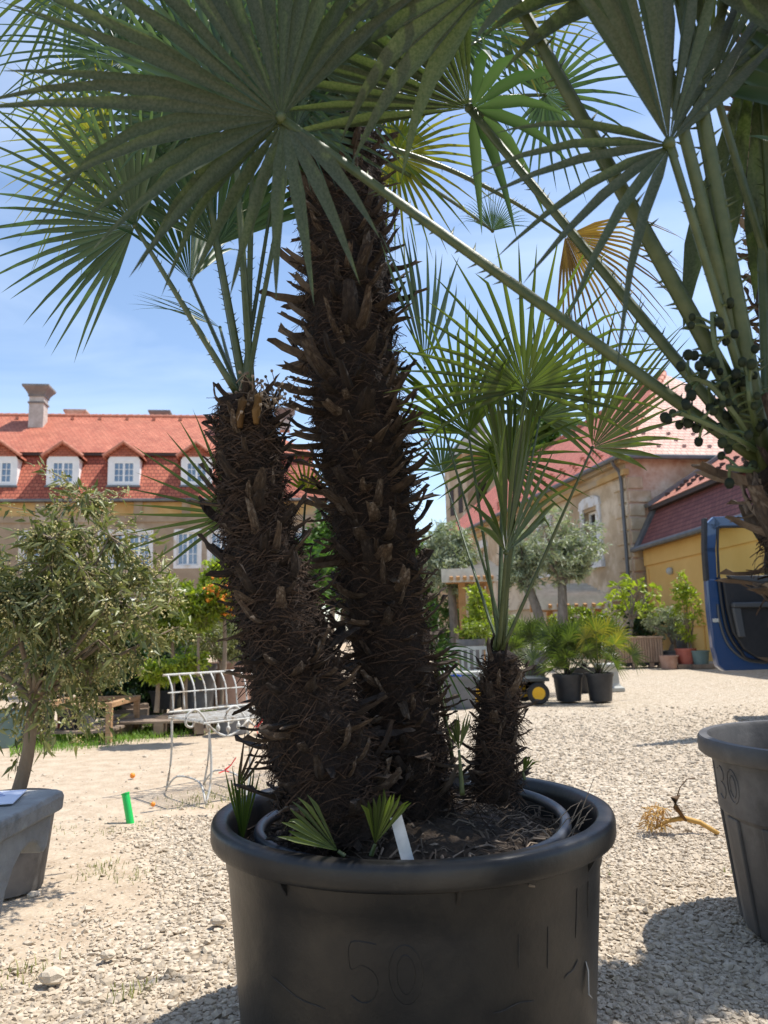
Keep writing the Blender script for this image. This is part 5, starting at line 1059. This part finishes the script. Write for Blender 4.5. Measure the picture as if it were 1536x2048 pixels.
def small_palm(label, px, Y, r, h, n, R0, H, mm, seed, pmat='blackpot', plabel='', lean=1.0, dry=False):
    r_ = random.Random(seed); b_ = at(px, 1300, Y); rpot(plabel, (b_.x, b_.y, 0), r, h, pmat); root = empty('small_palm', (b_.x, b_.y, h*.85), label, 'palm'); o = Vector((b_.x, b_.y, h*.85))
    for k in range(n):
        a = k*2.4+r_.random(); el = R(r_.uniform(25, 85)); d = Vector((math.cos(a)*math.cos(el)*lean, math.sin(a)*math.cos(el), math.sin(el))); hb = o+d*H*r_.uniform(.6, 1)
        m_ = ('leaf_yellow' if mm == 'y' and hb.z > o.z+H*.55 else ('leaf_green' if mm == 'y' else mm))
        frond(root, o, hb, 0, R0*r_.uniform(.8, 1.1), 230, 18, r_.uniform(-50, 50), 0, m_, pr=(.007, .004), direct=(d+Vector((0, 0, .1))).normalized(), fuse=.35, droop=.12, spines=False)
    mb = MB(); mb.tube([o+Vector((0, 0, -.05)), o+Vector((0, 0, .1))], [.06, .04], 8); mb.build('stem', mt['bark'], root)
small_palm('bushy grey-green fan palm beside the hand cart', 1132, 9.6, .18, .32, 26, .30, .55, 'leaf_green', 51, plabel='ribbed black pot of the palm nearest the hand cart')
small_palm('fan palm with yellowing top leaves by the pedestal', 1195, 9.5, .165, .33, 24, .28, .64, 'y', 52, plabel='black pot of the yellowing palm beside the stone pedestal')
small_palm('green fan palm behind the hand cart', 1062, 10.6, .18, .32, 22, .30, .66, 'leaf_green', 53, plabel='black pot of the palm behind the hand cart')
small_palm('dark fan palm behind the two potted palms', 1165, 10.8, .18, .32, 13, .27, .62, 'leaf_green', 54, plabel='black pot hidden behind the two front palm pots')
# hand cart
cw = gnd(1078, 1409); ct = empty('hand_cart', (cw.x, cw.y, 0), 'flat garden hand cart with yellow-hubbed pneumatic wheels', 'cart')
for dx, dy in ((0, 0), (-.10, .42), (-.72, 0), (-.72, .42)):
    c = Vector((cw.x+dx, cw.y+dy, .128)); q = MB(); pr = [(.075, -.03), (.11, -.04), (.128, -.025), (.130, 0), (.128, .025), (.11, .04), (.075, .03)]
    V = [c+Vector((r0*math.cos(a), z*1.0, r0*math.sin(a))) for r0, z in pr for a in np.linspace(0, 2*math.pi, 28, endpoint=False)]; F = [(i*28+k, i*28+(k+1) % 28, (i+1)*28+(k+1) % 28, (i+1)*28+k) for i in range(6) for k in range(28)]
    q.add(V, F); wh = q.build('wheel', mt['tyre'], ct, smooth=True)
    q = MB(); pr = [(0, -.036), (.02, -.036), (.024, -.028), (.05, -.026), (.07, -.034), (.077, -.03), (.077, .03), (0, .03)]
    V = [c+Vector((r0*math.cos(a), z, r0*math.sin(a))) for r0, z in pr for a in np.linspace(0, 2*math.pi, 24, endpoint=False)]; F = [(i*24+k, i*24+(k+1) % 24, (i+1)*24+(k+1) % 24, (i+1)*24+k) for i in range(7) for k in range(24)]
    q.add(V, F); q.build('hub', mt['yellow_hub'], wh, smooth=30)
q = MB(); q.box((cw.x-.36, cw.y+.2, .285), (.98, .48, .04)); q.box((cw.x-.36, cw.y+.2, .25), (.9, .05, .04)); q.build('platform', mt['dark_metal'], ct, bevel=.006)
for y in (0, .42): q = MB(); q.tube([(cw.x-.8, cw.y+y+.06 if y == 0 else cw.y+y-.06, .128), (cw.x+.0, cw.y+y+.06 if y == 0 else cw.y+y-.06, .128)], .012, 6); q.box((cw.x-.06, cw.y+.2, .19), (.04, .36, .13)); q.build('axle', mt['dark_metal'], ct)
q = MB(); q.ball((cw.x-.16, cw.y+.25, .335), .06, 10, 7, (1.2, 1, .6)); q.build('hitch_bag', mt['car_trim'], ct, smooth='all')
# pedestal, square grey pot, bench behind, tall grey pot
p = gnd(1236, 1384); pd = empty('stone_pedestal', tuple(p), 'pale moulded stone pedestal beside the yellowing palm', 'pedestal'); q = MB()
q.lathe([(0, 0), (.24, 0), (.24, .05), (.19, .07), (.165, .11), (.155, .26), (.17, .31), (.215, .33), (.215, .37), (0, .37)], 4, (p.x-.06, p.y+.2, 0), math.pi/4); q.build('body', mt['pale_stone'], pd, bevel=.006)
q = MB(); q.tube([(p.x-.06+.035*math.cos(a), p.y+.2-.115, .2+.035*math.sin(a)) for a in np.linspace(0, 2*math.pi, 15)], .007, 5); q.build('rosette', mt['pale_stone'], pd)
p = gnd(922, 1418); p.y += .18; rpot('square grey planter with a blue cloth tucked inside', (p.x, p.y, 0), .20, .36, 'grey_pot', taper=.8, square=True, rimh=.1)
q = MB()
for k in range(5): q.tube([(p.x-.08+.02*k, p.y-.12+.01*k, .33), (p.x-.09+.025*k, p.y-.13, .37+.01*(k % 2)), (p.x-.06+.02*k, p.y-.08, .36)], .012, 5)
tag(q.build('blue_cloth', mt['blue_cloth'], org=(p.x, p.y, .3), smooth='all'), 'crumpled blue cloth in the square grey planter', 'cloth')
p = at(940, 1300, 11.2); sb = empty('garden_bench', (p.x, p.y, 0), 'grey slatted garden bench behind the square grey planter', 'bench'); z0 = at(940, 1345, 11.2).z
for k in range(9): q = MB(); q.box((p.x-.36+.09*k, p.y+.25, z0+.16), (.035, .025, .32)); q.build('back_slat', mt['pale_stone'], sb)
for k in range(4): q = MB(); q.box((p.x, p.y-.15+.11*k, z0), (.86, .09, .03)); q.build('seat_slat', mt['pale_stone'], sb)
for x in (-.38, .38):
    for y in (-.14, .22): q = MB(); q.box((p.x+x, p.y+y, z0/2-.008), (.05, .05, z0-.016)); q.build('leg', mt['pale_stone'], sb)
q = MB(); q.box((p.x, p.y+.25, z0+.335), (.86, .03, .05)); q.build('top_rail', mt['pale_stone'], sb)
p = at(942, 1300, 12.2); rpot('tall dark grey planter with leafy plant behind the bench', (p.x, p.y, 0), .22, at(942, 1278, 12.2).z, 'grey_pot', taper=.8)
SB('small leafy plant in the tall dark grey planter', 'plant', 942, 12.2, at(942, 1278, 12.2).z*.88, (945, 1262), (38, 24), seed=61, ntw=60, nleaf=700, lm='citrus', name='leafy_plant', r0=.01)
SB('yellow-green bush beside the pergola post', 'shrub', 955, 17.5, 0, (958, 1225), (30, 55), seed=62, ntw=90, nleaf=1500, lm='lime', ll=.14, lw=.05)
SB('grey-green hedge bush behind the small palms', 'shrub', 1000, 18, 0, (1005, 1270), (60, 50), seed=63, ntw=150, nleaf=3000, lm='olive_far', ll=.12, lw=.04)
SB('green bush behind the olive trunks', 'shrub', 1180, 19, 0, (1165, 1255), (75, 48), seed=64, ntw=150, nleaf=3000, lm='citrus', ll=.12, lw=.05)
SB('dense green bush left of the pergola', 'shrub', 880, 20, 0, (875, 1250), (60, 65), seed=65, ntw=150, nleaf=3000, lm='tree_green', ll=.12, lw=.05)
SB('tall bush against the yellow wall by the downpipe', 'shrub', 1290, 20.5, 0, (1285, 1255), (40, 55), seed=66, ntw=120, nleaf=2000, lm='dark_green', ll=.12, lw=.05)
# wooden planter with fig
Y = 16.0; a = at(1224, 1324, Y); b_ = at(1327, 1324, Y); wb = empty('wooden_planter', (a.x, a.y, 0), 'rectangular slatted wooden planter holding a young fig tree', 'planter'); W_ = b_.x-a.x; hz_ = at(1270, 1277, Y).z
ns = 20
for k in range(ns): q = MB(); q.box((a.x+W_*(k+.5)/ns, Y, .06+hz_/2), (W_/ns-.012, .025, hz_-.1)); q.build('slat', mt['wood_box'], wb)
for x in (a.x, b_.x):
    for k in range(8): q = MB(); q.box((x, Y+.05+.08*k, .06+hz_/2), (.025, .07, hz_-.1)); q.build('slat', mt['wood_box'], wb)
for x in (a.x+.06, a.x+W_*.45, a.x+W_*.78, b_.x-.04):
    q = MB(); q.box((x, Y+.08, .05), (.09, .12, .1)); q.box((x, Y+.55, .05), (.09, .12, .1)); q.build('foot', mt['wood_box'], wb)
q = MB(); q.box((a.x+W_/2, Y+.32, hz_+.015), (W_+.06, .70, .03)); q.build('soil_board', mt['wood_box'], wb)
q = MB(); q.box((a.x+W_/2, Y+.32, hz_*.5), (W_-.04, .58, hz_*.85)); q.build('liner', mt['car_trim'], wb)
SB('young fig tree with pale bare branches in wooden planter', 'tree', 1258, 16.3, hz_, (1268, 1200), (68, 52), seed=71, ntw=60, nleaf=240, lm='lime', ll=.15, lw=.11, r0=.045, nbr=11, tm='pale_trunk' if 'pale_trunk' in mt else 'trunk_grey', name='fig_tree', shell=.3)
p = at(1342, 1300, 16.4); rpot('wide grey bonsai tray by the wooden planter', (p.x, p.y, .12), .22, .2, 'grey_pot'); SB('small round-headed olive in the bonsai tray', 'tree', 1342, 16.4, .28, (1336, 1242), (48, 34), seed=72, ntw=160, nleaf=3800, lm='olive_far', tm='trunk_grey', name='olive_tree', ll=.08, lw=.02, r0=.06)
p = at(1371, 1300, 15.6); rpot('bright red plastic pot by the yellow wall', (p.x, p.y, .08), .20, .30, 'red_pot'); q = MB(); q.box((p.x, p.y, .04), (.5, .4, .08)); tag(q.build('wooden_block', mt['wood_grey'], org=(p.x, p.y, 0)), 'timber block under the bright red pot', 'block')
p = at(1336, 1300, 15.5); rpot('dull terracotta pot beside the wooden planter', (p.x, p.y, 0), .18, .26, 'terracotta'); q = MB()
p = at(1400, 1300, 15.4); rpot('blue-green pot half hidden by the car door', (p.x, p.y, .08), .17, .26, 'teal_pot'); q = MB(); q.box((p.x, p.y, .04), (.4, .35, .08)); tag(q.build('wooden_block', mt['wood_grey'], org=(p.x, p.y, 0)), 'timber block under the blue-green pot', 'block')
SB('tall loose shrub against the yellow wall', 'shrub', 1375, 15.8, .3, (1368, 1205), (28, 85), seed=73, ntw=100, nleaf=1100, lm='lime', ll=.09, lw=.04, r0=.02, stems=2)
p = at(1292, 1300, 19.6); rpot('dark pot standing behind the fig planter', (p.x, p.y, 0), .3, .5, 'dusty_pot'); p = at(1362, 1300, 19.2); rpot('tall slate pot behind the red pot', (p.x, p.y, 0), .22, .62, 'dusty_pot')
p = gnd(1190, 1300); 

# ================================================================== CAR with open door
CX, CY = 3.68, 6.45            # front hinge of the left door
car = empty('blue_car', (CX+.9, CY-.6, 0), 'blue off-road car with its driver door wide open', 'car')
def carp(y, z, x): return Vector((CX+x, CY+y, z))
side = [(1.35, .45), (1.38, .75), (1.25, .98), (.25, 1.12), (-2.9, 1.14), (-3.0, .95), (-3.0, .5), (-2.65, .42), (-2.6, .62), (-2.45, .78), (-2.2, .84), (-1.95, .78), (-1.8, .62), (-1.75, .42), (.2, .42), (.25, .62), (.4, .78), (.65, .84), (.9, .78), (1.05, .62), (1.1, .45)]
q = MB(); q.prism(side, lambda y, z: carp(y, z, .0), lambda y, z: carp(y, z, 1.78)); q.build('body', mt['car_blue'], car, bevel=.03)
q = MB(); q.prism([(.28, 1.115), (-.35, 1.78), (-.6, 1.84), (-2.6, 1.84), (-2.8, 1.76), (-2.88, 1.135)], lambda y, z: carp(y, z, .10), lambda y, z: carp(y, z, 1.68)); q.build('cabin', mt['car_blue'], car, bevel=.03)
for (poly) in ([(-1.22, 1.2), (-1.22, 1.72), (-1.9, 1.72), (-1.9, 1.2)], [(-2.0, 1.2), (-2.0, 1.72), (-2.6, 1.72), (-2.72, 1.2)]):
    for x in (.092, 1.688): q = MB(); q.prism(poly, lambda y, z: carp(y, z, x-.005), lambda y, z: carp(y, z, x+.005)); q.build('side_window', mt['glass_dark'], car)
q = MB(); q.prism([(.18, 1.16), (-.15, 1.16), (-1.12, 1.16), (-1.12, 1.74), (-.42, 1.74)], lambda y, z: carp(y, z, .085), lambda y, z: carp(y, z, .098)); q.prism([(.1, .5), (-1.1, .5), (-1.1, 1.1), (.1, 1.1)], lambda y, z: carp(y, z, -.008), lambda y, z: carp(y, z, .01)); q.build('door_opening', mt['car_trim'], car)
q = MB(); q.quad(carp(.245, 1.17, .2), carp(.245, 1.17, 1.58), carp(-.32, 1.76, 1.55), carp(-.32, 1.76, .23)); q.build('windscreen', mt['glass_dark'], car)
for y in (.65, -2.2):
    for x in (.1, 1.68):
        c = carp(y, .36, x); q = MB(); V = [c+Vector((z, r0*math.cos(a), r0*math.sin(a))) for r0, z in ((.2, -.1), (.32, -.11), (.36, -.08), (.36, .08), (.32, .11), (.2, .1)) for a in np.linspace(0, 2*math.pi, 32, endpoint=False)]; q.add(V, [(i*32+k, i*32+(k+1) % 32, (i+1)*32+(k+1) % 32, (i+1)*32+k) for i in range(5) for k in range(32)]); wh = q.build('wheel', mt['tyre'], car, smooth=30)
        q = MB(); V = [c+Vector((z, r0*math.cos(a), r0*math.sin(a))) for r0, z in ((0, -.09), (.19, -.09), (.21, -.06), (.21, .06), (.19, .09), (0, .09)) for a in np.linspace(0, 2*math.pi, 24, endpoint=False)]; q.add(V, [(i*24+k, i*24+(k+1) % 24, (i+1)*24+(k+1) % 24, (i+1)*24+k) for i in range(5) for k in range(24)]); q.build('rim', mt['chrome'], wh, smooth=30)
# door: local u from hinge (0) to free edge (1.06), n towards the camera (inner side)
da = R(-4); du = Vector((-math.cos(da), math.sin(da), 0)); dn = Vector((-math.sin(da)*0-.0, -1, 0)); dn = Vector((du.y, -du.x, 0)); dn = dn if dn.y < 0 else -dn
H0 = Vector((CX+.02, CY+.02, 0))
def fd(u, n_, z): return H0 + du*u + dn*n_ + Vector((0, 0, z))
outl = [(0, .52), (.98, .51), (1.03, .55), (1.055, .70), (1.065, 1.0), (1.06, 1.26), (0, 1.26)]
q = MB(); q.prism(outl, lambda u, z: fd(u, -.035, z), lambda u, z: fd(u, .035, z)); dr = q.build('door', mt['car_blue'], car, bevel=.012)
ins = [(.02, .60), (.70, .60), (.82, .68), (.90, .82), (.93, 1.0), (.945, 1.26), (.02, 1.26)]
q = MB(); q.prism(ins, lambda u, z: fd(u, .036, z), lambda u, z: fd(u, .075, z)); q.build('inner_panel', mt['car_trim'], dr, bevel=.012)
q = MB(); q.tube(spl([fd(.0, .05, .585), fd(.70, .05, .585), fd(.84, .05, .67), fd(.925, .05, .82), fd(.955, .05, 1.0), fd(.965, .05, 1.27)], 5), .014, 6); q.build('door_seal', mt['car_trim'], dr, smooth='all')
q = MB(); q.tube(spl([fd(.62, .04, .565), fd(.80, .042, .60), fd(.93, .042, .72), fd(.985, .042, .9), fd(.99, .042, 1.05)], 5), .010, 6); q.build('edge_trim', mt['car_grey'], dr, smooth='all')
q = MB(); q.prism([(.02, 1.06), (.9, 1.06), (.9, 1.02), (.02, 1.0)], lambda u, z: fd(u, .075, z), lambda u, z: fd(u, .125, z)); q.prism([(.83, 1.02), (.9, 1.02), (.87, .78), (.81, .78)], lambda u, z: fd(u, .075, z), lambda u, z: fd(u, .11, z)); q.build('armrest', mt['car_grey'], dr, bevel=.01)
q = MB(); q.prism([(.02, 1.24), (.55, 1.20), (.88, 1.255), (.9, 1.285), (.4, 1.27), (.02, 1.28)], lambda u, z: fd(u, .03, z), lambda u, z: fd(u, .10, z)); q.build('sill_trim', mt['car_grey'], dr, bevel=.008)
q = MB(); q.box(fd(.30, .128, 1.035), (.26, .012, .03)); q.build('inner_handle', mt['chrome'], dr)
q = MB(); q.box(fd(1.02, .04, .92), (.05, .012, .03)); q.build('latch', mt['chrome'], dr)
def bandpoly(pts, wd, m_, n0, n1, nm):
    q = MB()
    for a, b_ in zip(pts[:-1], pts[1:]):
        d = Vector((b_[0]-a[0], b_[1]-a[1])).normalized(); o = Vector((-d.y, d.x))*wd/2; e_ = d*wd*.25
        q.prism([(a[0]+o.x-e_.x, a[1]+o.y-e_.y), (b_[0]+o.x+e_.x, b_[1]+o.y+e_.y), (b_[0]-o.x+e_.x, b_[1]-o.y+e_.y), (a[0]-o.x-e_.x, a[1]-o.y-e_.y)], lambda u, z: fd(u, n0, z), lambda u, z: fd(u, n1, z))
    return q.build(nm, mt[m_], dr, bevel=.006)
bandpoly([(1.01, 1.24), (1.0, 1.5), (.97, 1.70), (.93, 1.735), (.45, 1.735), (.02, 1.28)], .085, 'car_blue', -.02, .03, 'window_frame')
bandpoly([(1.05, 1.25), (1.045, 1.5), (1.02, 1.76)], .03, 'car_trim', -.025, .035, 'frame_edge')
bandpoly([(.955, 1.26), (.945, 1.5), (.925, 1.68), (.9, 1.69), (.46, 1.69), (.10, 1.30)], .022, 'car_trim', .028, .04, 'window_seal')
q = MB(); q.prism([(.96, 1.26), (.94, 1.68), (.92, 1.70), (.46, 1.70), (.06, 1.27)], lambda u, z: fd(u, -.004, z), lambda u, z: fd(u, 0, z)); q.build('window_glass', mt['car_glass'], dr)
q = MB(); q.prism([(.10, 1.27), (.40, 1.27), (.42, 1.32), (.40, 1.46), (.36, 1.49), (.14, 1.49), (.10, 1.46)], lambda u, z: fd(u, -.24, z), lambda u, z: fd(u, -.14, z)); mr = q.build('mirror_housing', mt['car_trim'], dr, bevel=.015)
q = MB(); q.prism([(.13, 1.29), (.38, 1.29), (.39, 1.33), (.375, 1.45), (.15, 1.465), (.13, 1.44)], lambda u, z: fd(u, -.14, z), lambda u, z: fd(u, -.136, z)); q.build('mirror_glass', mt['mirror'], mr)
